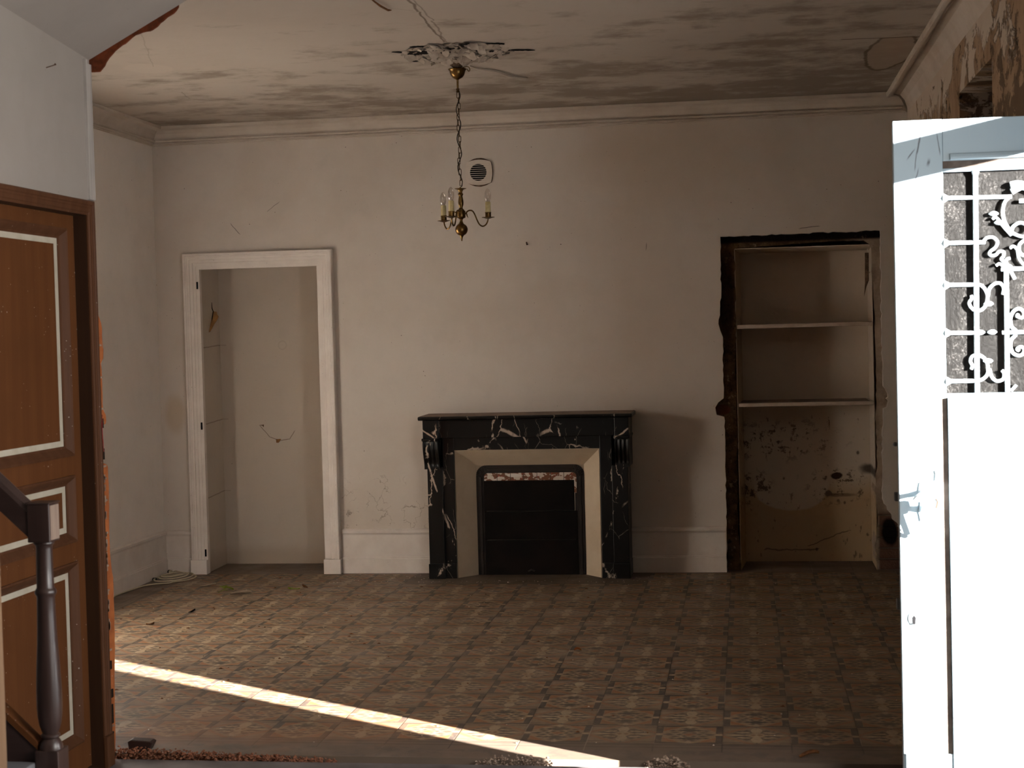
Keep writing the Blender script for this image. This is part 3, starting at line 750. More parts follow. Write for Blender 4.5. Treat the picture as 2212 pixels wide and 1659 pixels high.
for (xa, xb, ya, yb, w_) in ((-1.695, -1.60, 7.585, 7.620, .035), (-1.62, -1.50, 7.610, 7.585, .075), (-1.52, -1.42, 7.580, 7.560, .035), (-1.58, -1.49, 7.475, 7.490, .025), (-1.46, -1.40, 7.62, 7.62, .03), (-1.41, -1.365, 7.535, 7.52, .03),
                        (-1.34, -1.27, 7.49, 7.40, .035), (-1.23, -1.12, 7.490, 7.52, .018), (-1.17, -1.12, 7.50, 7.53, .030), (-1.12, -1.00, 7.69, 7.735, .030), (-1.18, -1.12, 7.72, 7.70, .028), (-1.66, -1.62, 7.86, 7.87, .02), (-1.54, -1.49, 7.86, 7.875, .025),
                        (-1.46, -1.33, 7.875, 7.86, .035), (-1.24, -1.21, 7.87, 7.90, .03), (-1.28, -1.24, 7.62, 7.60, .03), (-1.22, -1.19, 7.66, 7.64, .03), (-1.40, -1.34, 7.70, 7.69, .02)):
    n_ = 10; lo = []; hi_ = []
    for t in range(n_ + 1):
        f = t / n_; x_ = xa + (xb - xa) * f; y_ = ya + (yb - ya) * f + rnd.uniform(-.004, .004); hw_ = 1.5 * w_ * math.sin(math.pi * f) ** .6 * rnd.uniform(.5, 1.1)
        lo.append((x_, y_ - hw_ * .5)); hi_.append((x_, y_ + hw_ * .5))
    zz_ = ZC - .014 if math.hypot(((xa + xb) / 2 + 1.38) / .22, (ya - 7.68) / .24) < 1 else ZC - .004
    cr.prism(lo + hi_[1:-1][::-1], 'z', zz_, zz_ + .002)
tag(cr.build('dark_split', M_SHUT, ce), 'dark splits in the torn plaster')
pp = MB().lathe([(.03, .002), (.062, -.004), (.055, -.016), (.035, -.030), (.018, -.042), (.008, -.045)], (-1.425, 7.90, ZC), 12)
for i, v in enumerate(pp.v): pp.v[i] = (v[0] + mnoise.noise(Vector(v) * 40) * .014, v[1] + mnoise.noise(Vector(v) * 40 + Vector((9, 0, 0))) * .014, v[2] + mnoise.noise(Vector(v) * 50) * .006)
tag(pp.build('hook_socket', M_CRUMB, ce), 'dark crumbling hole round the hook')
# loose paper strip and a dark splinter
ps = MB().tube(smoothline([(-1.39, 8.09, ZC - .002), (-1.36, 8.18, ZC - .005), (-1.28, 8.26, ZC - .009), (-1.235, 8.42, ZC - .010), (-1.15, 8.55, ZC - .004)], 5), [.003 + .006 * math.sin(i / 20 * math.pi) for i in range(21)], 6)
tag(ps.build('hanging_paper_strip', M_CORN, ce), 'loose strip of ceiling paper')
sp_ = MB().tube([(-1.505, 6.38, ZC - .004), (-1.491, 6.486, ZC - .012), (-1.481, 6.584, ZC - .010), (-1.474, 6.615, ZC - .004)], [.003, .005, .005, .002], 6)
tag(sp_.build('dark_splinter', M_DEAD, ce), 'dark splinter hanging from the ceiling')

# skirting boards
SK = [(0, 0), (.026, 0), (.026, .092), (.020, .097), (.020, .102), (.016, .106), (.016, .248), (.020, .256), (.026, .262), (.026, .276), (.014, .284), (0, .286)]
tag(MB().sweep([((XL, 5.40), (1, 0)), ((XL, YB), (1, -1))], SK).build('baseboard_left', M_TRIM2), 'tall white skirting along the wall with the cable', 'baseboard', kind=ST)
for nm, xa, xb, fa, lb in (('baseboard_back', XL, -3.625, 1, 'short white skirting between the corner and cupboard frame'), ('baseboard_back.001', -2.606, -1.975, 0, 'tall white skirting between the cupboard frame and chimneypiece'), ('baseboard_back.002', -.735, -.140, 0, 'chipped white skirting between chimneypiece and bare-brick cupboard')):
    tag(MB().sweep([((xa, YB), (fa, -1)), ((xb, YB), (0, -1))], SK).build(nm, M_TRIM2), lb, 'baseboard', kind=ST)

# moulded surround of the doorless cupboard
def frame3(name, parent, x0, x1, zt, prof, mat, y, zb=0.0):
    """mitred three-sided moulding; prof = (inset from the outer edge, proud of the wall)"""
    b = MB(); n = len(prof)
    P = []
    for d, h in prof: P.append([(x0 + d, zb), (x0 + d, zt - d), (x1 - d, zt - d), (x1 - d, zb)])
    vs = []; fs = []
    for (d, h), q in zip(prof, P):
        for p in q: vs.append((p[0], y - h, p[1]))
    for i in range(n - 1):
        for k in range(3): fs.append((i * 4 + k, i * 4 + k + 1, (i + 1) * 4 + k + 1, (i + 1) * 4 + k))
    b.add(vs, fs)
    # back closing
    b.add([(p[0], y, p[1]) for p in P[0]] + [(p[0], y, p[1]) for p in P[-1]], [(0, 1, 5, 4), (1, 2, 6, 5), (2, 3, 7, 6)])
    return b.build(name, mat, parent)
t3 = empty('trim_3', (-3.12, YB, 0), 'white moulded frame round the doorless cupboard recess', 'trim', kind=ST)
FP = [(0, 0), (0, .050), (.004, .054), (.014, .054), (.018, .046), (.024, .046), (.028, .042), (.040, .042), (.043, .036), (.060, .036), (.064, .031), (.082, .031), (.082, .026), (.104, .026), (.104, -.012)]
frame3('frame_moulding', t3, -3.620, -2.621, 2.101, FP, M_TRIM, YB, .09)
MB().box(-3.628, -3.516, YB - .058, YB + .012, 0, .095).build('plinth_block', M_TRIM, t3, bevel=.003)
MB().box(-2.727, -2.614, YB - .058, YB + .012, 0, .095).build('plinth_block', M_TRIM, t3, bevel=.003)
for z in (1.905, .985, .15):
    tag(MB().box(-3.535, -3.526, YB - .0335, YB - .020, z - .035, z + .012).build('hinge_mortise', M_VOID, t3), 'dark hinge mortise')

# ------------------------------------------------------------------ chimneypiece
fp = empty('fireplace', (-1.355, 9.70, 0), 'black veined marble chimneypiece with cream splay and closed shutter', 'fireplace')
FY = 9.575
XA, XB = -1.985, -.728
sh = MB().prism([(9.500, 1.004), (9.497, 1.010), (9.499, 1.018), (9.506, 1.0215), (YB, 1.0235), (YB, .998), (9.512, .998), (9.506, 1.001)], 'x', -2.022, -.690)
MB().prism([(9.510, 1.0218), (9.515, 1.0238), (YB, 1.0258), (YB, 1.0228)], 'x', -2.016, -.696).build('dust_film', M_DUSTY, fp)
sh.build('mantel_shelf', M_MARBLE, fp, bevel=.003)
MB().box(-1.905, -.800, FY, YB, .884, .998).build('frieze', M_MARBLE, fp, bevel=.002)
for xa, xb in ((-2.000, -1.903), (-.802, -.714)):
    MB().box(xa, xb, 9.535, YB, .886, .998).build('frieze_block', M_MARBLE, fp, bevel=.003)
    MB().box(xa - .006, xb + .006, 9.517, YB, .868, .886).build('corbel_cap', M_MARBLE, fp, bevel=.005)
    # scrolled corbel, fluted
    pr = [(9.530, .868), (9.526, .850), (9.526, .825), (9.532, .795), (9.545, .765), (9.558, .740), (9.566, .715), (9.567, .690)]
    pr = [tuple(p) for p in smoothline([(a, b_, 0) for a, b_ in pr], 3)]
    N = 40; vs = []; fs = []
    for i in range(N + 1):
        t = i / N; x = xa + (xb - xa) * t
        for (yy, zz, _) in pr:
            fl_ = 0
            if .06 < t < .94: fl_ = .007 * max(0, math.sin((t - .06) / .88 * 3 * 2 * math.pi - math.pi / 2) * .5 + .5)
            fade = min(1, max(0, (zz - .70) / .03)) * min(1, max(0, (.865 - zz) / .012))
            vs.append((x, yy + fl_ * fade, zz))
    k = len(pr)
    for i in range(N):
        for j in range(k - 1): fs.append((i * k + j, (i + 1) * k + j, (i + 1) * k + j + 1, i * k + j + 1))
    cbm = MB().add(vs, fs)
    for i in (0, N):
        base = [vs[i * k + j] for j in range(k)]
        cbm.add(base + [(base[0][0], YB, .868), (base[0][0], YB, .69)], [tuple(range(k)) + (k + 1, k)])
    cbm.build('corbel', M_MARBLE, fp, smooth=True)
for xa, xb, xi in ((-1.985, -1.888, -1.816), (-.826, -.729, -.900)):
    MB().box(xa, xb, FY, YB, .092, .70).build('pilaster', M_MARBLE, fp, bevel=.003)
    MB().box(xa - .004, xb + .004, FY - .012, YB, 0, .094).build('pilaster_base', M_MARBLE, fp, bevel=.003)
    a, c_ = (xb, xi) if xi > xb else (xi, xa)
    MB().box(a, c_, FY + .022, YB, .092, .885).build('inner_jamb', M_MARBLE, fp, bevel=.002)
    MB().box(a, c_, FY + .010, YB, 0, .093).build('inner_base', M_MARBLE, fp, bevel=.002)
MB().box(-1.888, -.826, FY + .024, YB, .805, .885).build('lintel_panel', M_MARBLE, fp, bevel=.002)
# splayed cream lining
ou = [(-1.816, 0), (-1.816, .806), (-.900, .806), (-.900, 0)]; inn = [(-1.706, 0), (-1.706, .700), (-1.010, .700), (-1.010, 0)]
b = MB()
vs = [(p[0], FY + .035, p[1]) for p in ou] + [(p[0], 9.742, p[1]) for p in inn]
b.add(vs, [(0, 1, 5, 4), (1, 2, 6, 5), (2, 3, 7, 6)])
spl = b.build('splay_lining', M_CREAM, fp)
so_ = spl.modifiers.new('s', 'SOLIDIFY'); so_.thickness = .01; so_.offset = -1
# iron surround with rounded shoulders
def arch(x0, x1, zt, r, n=8):
    p = [(x0, 0)]
    for k in range(n + 1):
        a = math.pi - math.pi / 2 * k / n; p.append((x0 + r + r * math.cos(a), zt - r + r * math.sin(a)))
    for k in range(n + 1):
        a = math.pi / 2 - math.pi / 2 * k / n; p.append((x1 - r + r * math.cos(a), zt - r + r * math.sin(a)))
    return p + [(x1, 0)]
# corner fillets behind the rounded iron
MB().box(-1.706, -1.010, 9.7425, 9.76, 0, .70).build('back_plate', M_CREAM, fp)
for q, (d0, d1, ya) in enumerate(((0, .020, 9.728), (.019, .036, 9.722), (.035, .050, 9.731), (.049, .060, 9.735))):
    MB().ring(arch(-1.702 + d0, -1.014 - d0, .696 - d0, .062 - d0 * .7), arch(-1.702 + d1, -1.014 - d1, .696 - d1, .062 - d1 * .7), 'y', ya, 9.7424).build('iron_moulding', M_IRON, fp, bevel=.003)
cut = MB().box(-1.656, -1.060, 9.7335, 9.742, .596, .652).box(-1.079, -1.058, 9.7325, 9.742, .515, .60)
cut.build('tile_scrap_strip', M_SPLASH, fp)
for za, zb_, d in ((.405, .598, 0), (.222, .403, .0012), (0, .220, .0006)):
    MB().box(-1.655, -1.080 if za > .4 else -1.060, 9.728 + d, 9.7415, za, zb_).build('shutter_slat', M_SHUT, fp, bevel=.003)
MB().tube([(-1.38, 9.715, .022), (-1.36, 9.712, .034), (-1.34, 9.715, .024)], .006, 6).build('shutter_pull', M_IRON, fp)

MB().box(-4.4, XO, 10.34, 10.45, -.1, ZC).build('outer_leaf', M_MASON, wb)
# ------------------------------------------------------------------ shelves in the bare-brick cupboard
s1 = tag(MB().box(-.045, .782, YB + .012, 10.262, 1.519, 1.543).build('shelf_board', M_SLAB, bevel=.002), 'pale shelf board, upper of two in the bare-brick cupboard', 'shelf', 'cupboard shelves')
s2 = tag(MB().box(-.044, .778, YB + .008, 10.262, 1.031, 1.053).build('shelf_board', M_SLAB, bevel=.002), 'dusty shelf board, lower of two in the bare-brick cupboard', 'shelf', 'cupboard shelves')
MB().box(-.03, .76, YB + .03, 10.262, 1.0532, 1.0545).build('dust_film', M_DUSTY, s2)
# broken splinter of wood hanging inside the cupboard
tag(MB().prism([(.747, 1.97), (.770, 1.97), (.768, 1.80), (.752, 1.76), (.738, 1.70), (.744, 1.78)], 'y', YB + .06, YB + .068).build('wood_splinter', M_CRUMB), 'dark torn splinter hanging beside the upper cupboard shelf', 'splinter')

# ------------------------------------------------------------------ extractor vent
ve = empty('wall_vent', (-1.65, YB, 2.556), 'white square ventilation grille high on the back wall', 'vent')
def bulge(cx, cz, hw, hh, bx, bz, n=10):
    p = []
    for k in range(n): t = -1 + 2 * k / n; p.append((cx + hw * t, cz - hh - bz * (1 - t * t)))
    for k in range(n): t = -1 + 2 * k / n; p.append((cx + hw + bx * (1 - t * t), cz + hh * t))
    for k in range(n): t = 1 - 2 * k / n; p.append((cx + hw * t, cz + hh + bz * (1 - t * t)))
    for k in range(n): t = 1 - 2 * k / n; p.append((cx - hw - bx * (1 - t * t), cz + hh * t))
    return p
VX, VZ = -1.648, 2.556
MB().prism(jag(bulge(VX + .001, VZ + .001, .0765, .067, .0125, .024), .012, .002, 5), 'y', YB - .0015, YB + .002).build('broken_rim', M_CRUMB, ve)
circ = [(VX - .004 + .054 * math.cos(2 * math.pi * k / 40), VZ + .0 + .054 * math.sin(2 * math.pi * k / 40)) for k in range(40)]
ob = bulge(VX, VZ, .076, .066, .010, .014)
b = MB(); n_ = 40
ob_s = sorted(range(40), key=lambda i: math.atan2(ob[i][1] - VZ, ob[i][0] - VX)); ci_s = sorted(range(40), key=lambda i: math.atan2(circ[i][1] - VZ, circ[i][0] - VX))
O_, I_ = [ob[i] for i in ob_s], [circ[i] for i in ci_s]
vs = [(p[0], YB - .016, p[1]) for p in O_] + [(p[0], YB - .016, p[1]) for p in I_] + [(p[0], YB - .003, p[1]) for p in O_] + [(p[0], YB - .003, p[1]) for p in I_]
fs = []
for i in range(40):
    j = (i + 1) % 40
    fs += [(i, j, j + 40, i + 40), (i, j, j + 80, i + 80), (i + 40, j + 40, j + 120, i + 120)]
b.add(vs, fs).build('vent_plate', M_PLASTIC, ve)
MB().prism([(p[0], p[1]) for p in circ], 'y', YB - .0062, YB - .0045).build('dark_opening', M_VOID, ve)
for k in range(10):
    z = VZ - .058 + k * .0129
    hw = math.sqrt(max(0, .054 ** 2 - (z - VZ) ** 2)) if abs(z - VZ) < .054 else 0
    MB().box(VX - .070, VX + .066, YB - .0185, YB - .0155, z - .0016, z + .0012).build('slat', M_TRIM2, ve)

# ------------------------------------------------------------------ chandelier
CX, CY = -1.425, 7.905
cz = lambda c5: 2.064 - (c5 - 1065) * .000256
lampo = empty('chandelier', (CX, CY, 1.99), 'small tarnished brass three-arm chandelier hanging by its chain', 'chandelier')
MB().tube([(CX, CY, 2.925), (CX, CY, 2.87)], .012, 10).build('ceiling_hook', M_CRUMB, lampo)
MB().lathe([(.006, .052), (.046, .052), (.047, .048), (.041, .042), (.039, .032), (.034, .018), (.024, .006), (.012, 0), (.007, -.004)], (CX, CY, 2.832), 32).build('canopy', M_BRASS, lampo, smooth=True)
MB().tube(smoothline([(CX + .012, CY - .005, 2.886), (CX + .055, CY - .005, 2.892), (CX + .066, CY - .005, 2.878), (CX + .060, CY - .005, 2.868), (CX + .05, CY - .005, 2.882)], 5), .0022, 6).build('canopy_clip', M_BRASS, lampo)
MB().lathe([(.0055, 0), (.0055, .052), (.006, .054)], (CX, CY, 2.778), 16).build('rod', M_BRASS, lampo, smooth=True)
MB().lathe([(.004, -.012), (.009, -.010), (.009, -.004), (.007, 0), (.009, .004), (.008, .010), (.004, .012)], (CX, CY, 2.774), 16).build('rod_collar', M_BRASSD, lampo, smooth=True)
zt, zb = 2.765, 2.288; NL = 17; pit = (zt - zb) / NL
for k in range(NL):
    zc = zt - pit * (k + .5); a = math.radians(28 if k % 2 == 0 else 118); hl, hw = pit * .5 + .0022, .0066
    sway = .004 * math.sin(k * .9)
    pts = []
    for q in range(16):
        t = 2 * math.pi * q / 16; uu = hw * math.cos(t); vv = (hl - hw) * (1 if math.sin(t) > 1e-6 else -1 if math.sin(t) < -1e-6 else 0) + hw * math.sin(t)
        pts.append((CX + sway + uu * math.cos(a), CY + uu * math.sin(a), zc + vv))
    MB().tube(pts, .0019, 6, closed=True).build('chain_link', M_BRASSD, lampo, smooth=True)
MB().tube(smoothline([(CX + .010 * math.sin(k * 1.15 + .6), CY + .008 * math.cos(k * 1.15), zt + .006 - (zt - zb + .012) * k / 18) for k in range(19)], 4), .0026, 8).build('flex', M_BLACK, lampo, smooth=True)
body = [(.004, 215), (.006, 240), (.030, 243), (.0305, 248), (.020, 262), (.0135, 275), (.0115, 295), (.0088, 312), (.0085, 330), (.0135, 352), (.0138, 364), (.0105, 380), (.0095, 400), (.0115, 440), (.0135, 500), (.0138, 545), (.0125, 580), (.0095, 612), (.0085, 635), (.012, 655), (.0165, 668), (.0165, 680),
        (.0205, 690), (.0225, 700), (.0225, 818), (.020, 832), (.014, 842), (.0095, 855), (.0075, 878), (.0078, 905), (.0105, 935), (.013, 945)]
MB().lathe([(r, cz(c)) for r, c in body], (CX, CY, 0), 32).build('column', M_BRASS, lampo, smooth=True)
ball = [(.012, 942)] + [(.0322 * math.sin(t), 1065 - 125 * math.cos(t)) for t in [math.radians(q) for q in range(24, 157, 9)]] + [(.0115, 1178), (.0115, 1185), (.006, 1215), (.005, 1240), (.0035, 1278), (.0035, 1290), (.001, 1296)]
MB().lathe([(r, cz(c)) for r, c in ball], (CX, CY, 0), 36).build('ball_finial', M_BRASS, lampo, smooth=True)
def arm(th, dz, tilt):
    ca, sa = math.cos(th), math.sin(th)
    def at(r, z): return (CX + r * ca, CY + r * sa, z)
    prof = [(.021, cz(770)), (.026, cz(745)), (.034, cz(708)), (.048, cz(690)), (.062, cz(712)), (.073, cz(790)), (.083, cz(890)), (.094, cz(970)), (.110, cz(1010)), (.126, cz(985)), (.137, cz(920)), (.141, cz(850))]
    a = MB().tube(smoothline([at(r, z + dz) for r, z in prof], 5), .0036, 8).build('arm', M_BRASS, lampo, smooth=True)
    lf = MB().tube(smoothline([at(.029, cz(745)), at(.031, cz(790)), at(.036, cz(828))], 4), [.0035, .003, .003, .003, .0028, .0025, .002, .0015, .001], 6)
    lf.build('leaf_curl', M_BRASS, a, smooth=True)
    e = Vector(at(.141, cz(850) + dz)); up = Vector((tilt * ca, tilt * sa, 1)).normalized()
    rot = up.to_track_quat('Z', 'Y').to_matrix().to_4x4()
    def put(prof, name, mat, par, n=28):
        o = MB().lathe(prof, (0, 0, 0), n)
        for i, v in enumerate(o.v):
            q = rot @ Vector(v); o.v[i] = (q.x + e.x, q.y + e.y, q.z + e.z)
        r = o.build(name, mat, par, smooth=True); return r
    put([(.004, -.004), (.010, -.003), (.022, .001), (.0325, .0035), (.0335, .0052), (.022, .0032), (.010, .002)], 'drip_pan', M_BRASS, a)
    put([(.013, .001), (.0150, .003), (.0150, .026), (.0165, .027), (.0165, .0305), (.0145, .031)], 'candle_cup', M_BRASS, a)
    put([(.0136, .028), (.0138, .076), (.0134, .0825), (.012, .084)], 'candle_sleeve', M_CANDLE, a)
    put([(.0085, .083), (.010, .086), (.0125, .092), (.0155, .103), (.0165, .114), (.0155, .126), (.0125, .137), (.0085, .146), (.004, .151), (.0008, .1525)], 'bulb', M_BULB, a)
    put([(.0055, .083), (.0062, .086), (.0045, .094), (.0015, .104), (.0010, .112)], 'filament_stem', M_PLASTIC, a, 10)
arm(math.radians(20), .002, .0); arm(math.radians(140), -.004, .02); arm(math.radians(260), -.001, .0)

# ------------------------------------------------------------------ brown panelled door of the hall
d1 = empty('door_1', (-2.36, 4.86, 0), 'brown panelled door with cream panel lines in the hall wall', 'door', kind=ST)
XD = -2.350
Y0D, Y1D = 4.445, 5.272
pans = [(4.57, 5.165, 1.166, 1.894), (4.57, 5.165, .862, 1.026), (4.57, 5.165, .150, .722)]
# leaf built as stiles and rails round sunk panels
b = MB()
b.box(XD - .04, XD, 4.447, 4.535, .012, 1.978).box(XD - .04, XD, 5.205, 5.270, .012, 1.978)
zs_ = [.012, .115, .758, .828, 1.062, 1.130, 1.930, 1.978]
for k in range(0, 8, 2): b.box(XD - .04, XD, 4.535, 5.205, zs_[k], zs_[k + 1])
b.build('door_leaf', M_BROWN, d1)
for (ya, yb, za, zb_) in pans:
    A0, A1, B0, B1 = ya - .035, yb + .040, za - .036, zb_ + .036
    MB().box(XD - .030, XD - .018, A0 - .004, A1 + .004, B0 - .004, B1 + .004).build('door_panel', M_BROWN, d1)
    # ogee moulding round the panel
    n = [(0, .0), (.0, .006), (.006, .008), (.012, .004), (.020, -.004), (.028, -.012), (.036, -.0155), (.036, -.02)]
    def rect(d): return [(A0 + d, B0 + d), (A1 - d, B0 + d), (A1 - d, B1 - d), (A0 + d, B1 - d)]
    vs = []; fs = []
    for d, h in n: vs += [(XD + h, p[0], p[1]) for p in rect(d)]
    for i in range(len(n) - 1):
        for k in range(4): fs.append((i * 4 + k, i * 4 + (k + 1) % 4, (i + 1) * 4 + (k + 1) % 4, (i + 1) * 4 + k))
    MB().add(vs, fs).build('panel_moulding', M_BROWNC, d1)
    w_ = .024
    st = MB()
    st.box(XD - .019, XD - .0168, ya, yb, za, za + .020).box(XD - .019, XD - .0168, ya, yb, zb_ - .020, zb_)
    st.box(XD - .019, XD - .0168, yb - w_, yb, za + .020, zb_ - .020).box(XD - .019, XD - .0168, ya, ya + w_, za + .020, zb_ - .020)
    tag(st.build('panel_line', M_STRIPE, d1), 'cream painted line round a door panel')
kb = MB().lathe([(.010, 0), (.010, .018), (.014, .024), (.021, .032), (.024, .042), (.021, .052), (.010, .057), (.002, .058)], (0, 0, 0), 20)
for i, v in enumerate(kb.v): kb.v[i] = (XD + v[2], 4.50 + v[0], 1.045 + v[1])
kb.build('door_knob', M_LOCK, d1, smooth=True)
t2 = empty('trim_4', (-2.30, 4.86, 0), 'brown moulded casing round the panelled door', 'trim', kind=ST)
CP = [(0, 0), (0, .010), (.005, .012), (.014, .012), (.018, .008), (.024, .008), (.028, .006), (.040, .006), (.044, .003), (.052, .003), (.052, -.002)]
P = []
for d, h in CP: P.append([(4.392 + d, 0.0), (4.392 + d, 2.031 - d), (5.322 - d, 2.031 - d), (5.322 - d, 0.0)])
vs = []; fs = []
for (d, h), q in zip(CP, P): vs += [(-2.300 + h, p[0], p[1]) for p in q]
for i in range(len(CP) - 1):
    for k in range(3): fs.append((i * 4 + k, i * 4 + k + 1, (i + 1) * 4 + k + 1, (i + 1) * 4 + k))
MB().add(vs, fs).build('casing', M_BROWNC, t2)
jb = MB().box(-2.425, -2.301, 5.2705, 5.276, 0, 1.984).box(-2.425, -2.301, 4.440, 4.4455, 0, 1.984).box(-2.425, -2.301, 4.44, 5.276, 1.979, 1.986)
tag(jb.build('jamb', M_BROWND, t2), 'dark brown door reveal')
MB().box(-2.302, -2.284, 5.268, 5.327, 0, .115).build('plinth_block', M_BROWNC, t2, bevel=.004)
wire = MB().tube(smoothline([(-2.318, 5.392, 1.262), (-2.290, 5.322, 1.245), (-2.284, 5.308, 1.20), (-2.284, 5.312, 1.165), (-2.29, 5.326, 1.145), (-2.318, 5.396, 1.13)], 5), .0016, 6)
tag(wire.build('loose_wire', simple('red_wire', (.35, .03, .03), (.25, .02, .02), 10, .5, .0)), 'thin red bell wire looping from the broken bricks', 'wire')

# ------------------------------------------------------------------ stair with newel
stc = empty('staircase', (-1.96, 3.9, 0), 'dark wooden stair foot with turned newel and handrail', 'staircase')
NX, NY = -1.962, 4.132
zy = lambda y: .972 - .0013033 * (y - 1170)
MB().box(NX - .033, NX + .033, NY - .033, NY + .033, .969, 1.078).build('newel_block', M_OAK, stc, bevel=.003)
tag(MB().box(NX + .0325, NX + .0345, NY - .028, NY + .028, .975, 1.072).build('painted_light_face', M_LITFACE, stc), 'painted-in light on the lit side of the newel block')
MB().box(NX - .036, NX + .036, NY - .036, NY + .036, 1.076, 1.081).build('newel_cap', M_OAK, stc, bevel=.002)
pr = [(.0275, 1163), (.0285, 1171), (.0285, 1177), (.0235, 1181), (.0225, 1188), (.0230, 1230), (.0240, 1272), (.0270, 1276), (.0300, 1280), (.0300, 1285), (.0265, 1289), (.0245, 1294), (.0255, 1330), (.0280, 1390), (.0325, 1450), (.0348, 1495), (.0352, 1528), (.0338, 1550), (.0300, 1570), (.0235, 1585), (.0215, 1589), (.0265, 1592), (.0265, 1596), (.0215, 1600), (.0270, 1606), (.0320, 1614), (.0335, 1622), (.0335, 1628)]
MB().lathe([(r, zy(y)) for r, y in pr], (NX, NY, 0), 40).build('newel_turning', M_OAK, stc, smooth=True)
MB().box(NX - .034, NX + .036, NY - .034, NY + .036, 0, zy(1623)).build('newel_base', M_OAK, stc, bevel=.003)
# handrail (rises away along -x) with rounded top
sl_ = .93
def rail(name, y0, y1, ztop, th, x0, x1, mat, par, crown=0.0):
    b = MB(); prof = [(y0, -th), (y1, -th), (y1, -.018), (y1 - .006, -.004), ((y0 + y1) / 2, crown), (y0 + .006, -.004), (y0, -.018)] if crown else [(y0, -th), (y1, -th), (y1, 0), (y0, 0)]
    n = len(prof); vs = []
    for x in (x0, x1):
        for (y, z) in prof: vs.append((x, y, ztop + (x0 - x) * sl_ + z))
    fs = [tuple(range(n)), tuple(range(2 * n - 1, n - 1, -1))] + [(i, (i + 1) % n, (i + 1) % n + n, i + n) for i in range(n)]
    return b.add(vs, fs).build(name, mat, par)
rail('handrail', NY - .030, NY + .030, 1.070, .088, NX - .030, -3.3, M_OAKX, stc, .008)
rail('string_board', NY - .016, NY + .018, zy(1612), .34, NX - .030, -3.3, M_OAKX, stc)
rail('string_capping', NY - .020, NY + .022, zy(1607), .022, NX - .030, -3.3, M_BROWN, stc)
for k in range(1, 6):
    xn = -1.735 - .262 * (k - 1)
    MB().box(xn - .262 - .02, xn, 3.46, NY - .018, .174 * k - .028, .174 * k).build('tread', M_TREAD, stc, bevel=.004)
    MB().box(xn - .262 - .02, xn - .022, 3.46, NY - .018, 0.0 if k == 1 else .174 * (k - 1), .174 * k - .028).build('riser', M_OAKX, stc)
for k in range(4):
    xb_ = NX - .20 - .15 * k
    zt_ = 1.070 - .088 + (NX - .03 - xb_) * sl_; zb_ = zy(1607) + (NX - .03 - xb_) * sl_
    MB().lathe([(.010, zb_ - .02), (.012, zb_ + .05), (.017, zb_ + .18), (.012, zb_ + .38), (.010, zt_ + .02)], (xb_, NY, 0), 16).build('baluster', M_OAK, stc, smooth=True)
po = MB().box(-1.813, -1.743, 3.37, 3.44, 0, 2.93)
tag(po.build('timber_post', M_PINE, bevel=.004), 'bare pine upright beside the stair foot at the picture edge', 'post')

# ------------------------------------------------------------------ pale blue front door, standing open
YD = 4.88
bd = empty('door_2', (1.30, YD, 0), 'pale blue glazed front door standing open in sunlight', 'door', kind=ST)
DX0, DX1, DZ = .458, 1.372, 2.134
YBk = YD + .042
MB().box(DX0, .603, YD, YBk, .03, DZ).build('stile', M_BLUE, bd, bevel=.002)
MB().box(1.227, DX1, YD, YBk, .03, DZ).build('stile', M_BLUE, bd, bevel=.002)
MB().box(.6035, 1.2265, YD + .0008, YBk, 2.008, DZ - .001).build('top_rail', M_BLUE, bd, bevel=.002)
# glazing bead / drip moulding under the top rail
MB().prism([(YD + .0005, 2.030), (YD - .006, 2.026), (YD - .010, 2.018), (YD - .010, 2.012), (YD + .002, 2.009)], 'x', .625, 1.205).build('drip_bead', M_BLUE, bd)
tag(MB().box(.604, 1.226, YD + .006, YD + .022, 1.984, 2.0085).build('glazing_rebate', M_GRIME, bd), 'dirty rebate over the glass')
MB().box(.604, 1.226, YD + .003, YD + .020, 1.975, 1.985).build('glazing_bead', M_BLUE, bd)
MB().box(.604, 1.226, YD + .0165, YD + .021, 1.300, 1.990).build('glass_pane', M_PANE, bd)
MB().box(.6035, 1.2265, YD + .001, YBk, 1.235, 1.303).build('lock_rail', M_BLUE, bd, bevel=.002)
MB().box(.6035, 1.2265, YD + .014, YBk, .03, 1.236).build('lower_panel', M_GRIME, bd)
MB().box(.6055, 1.235, YD - .012, YD + .013, .06, 1.292).build('raised_panel', M_BLUE, bd, bevel=.002)
tag(MB().box(.5805, .6045, YD - .0010, YD + .002, .06, 1.290).build('worn_groove', M_GRIME, bd), 'bare dirty strip beside the raised panel')
MB().box(DX0 + .006, 1.365, YD - .007, YD + .0005, .03, .200).build('kick_board', M_BLUE, bd, bevel=.002)
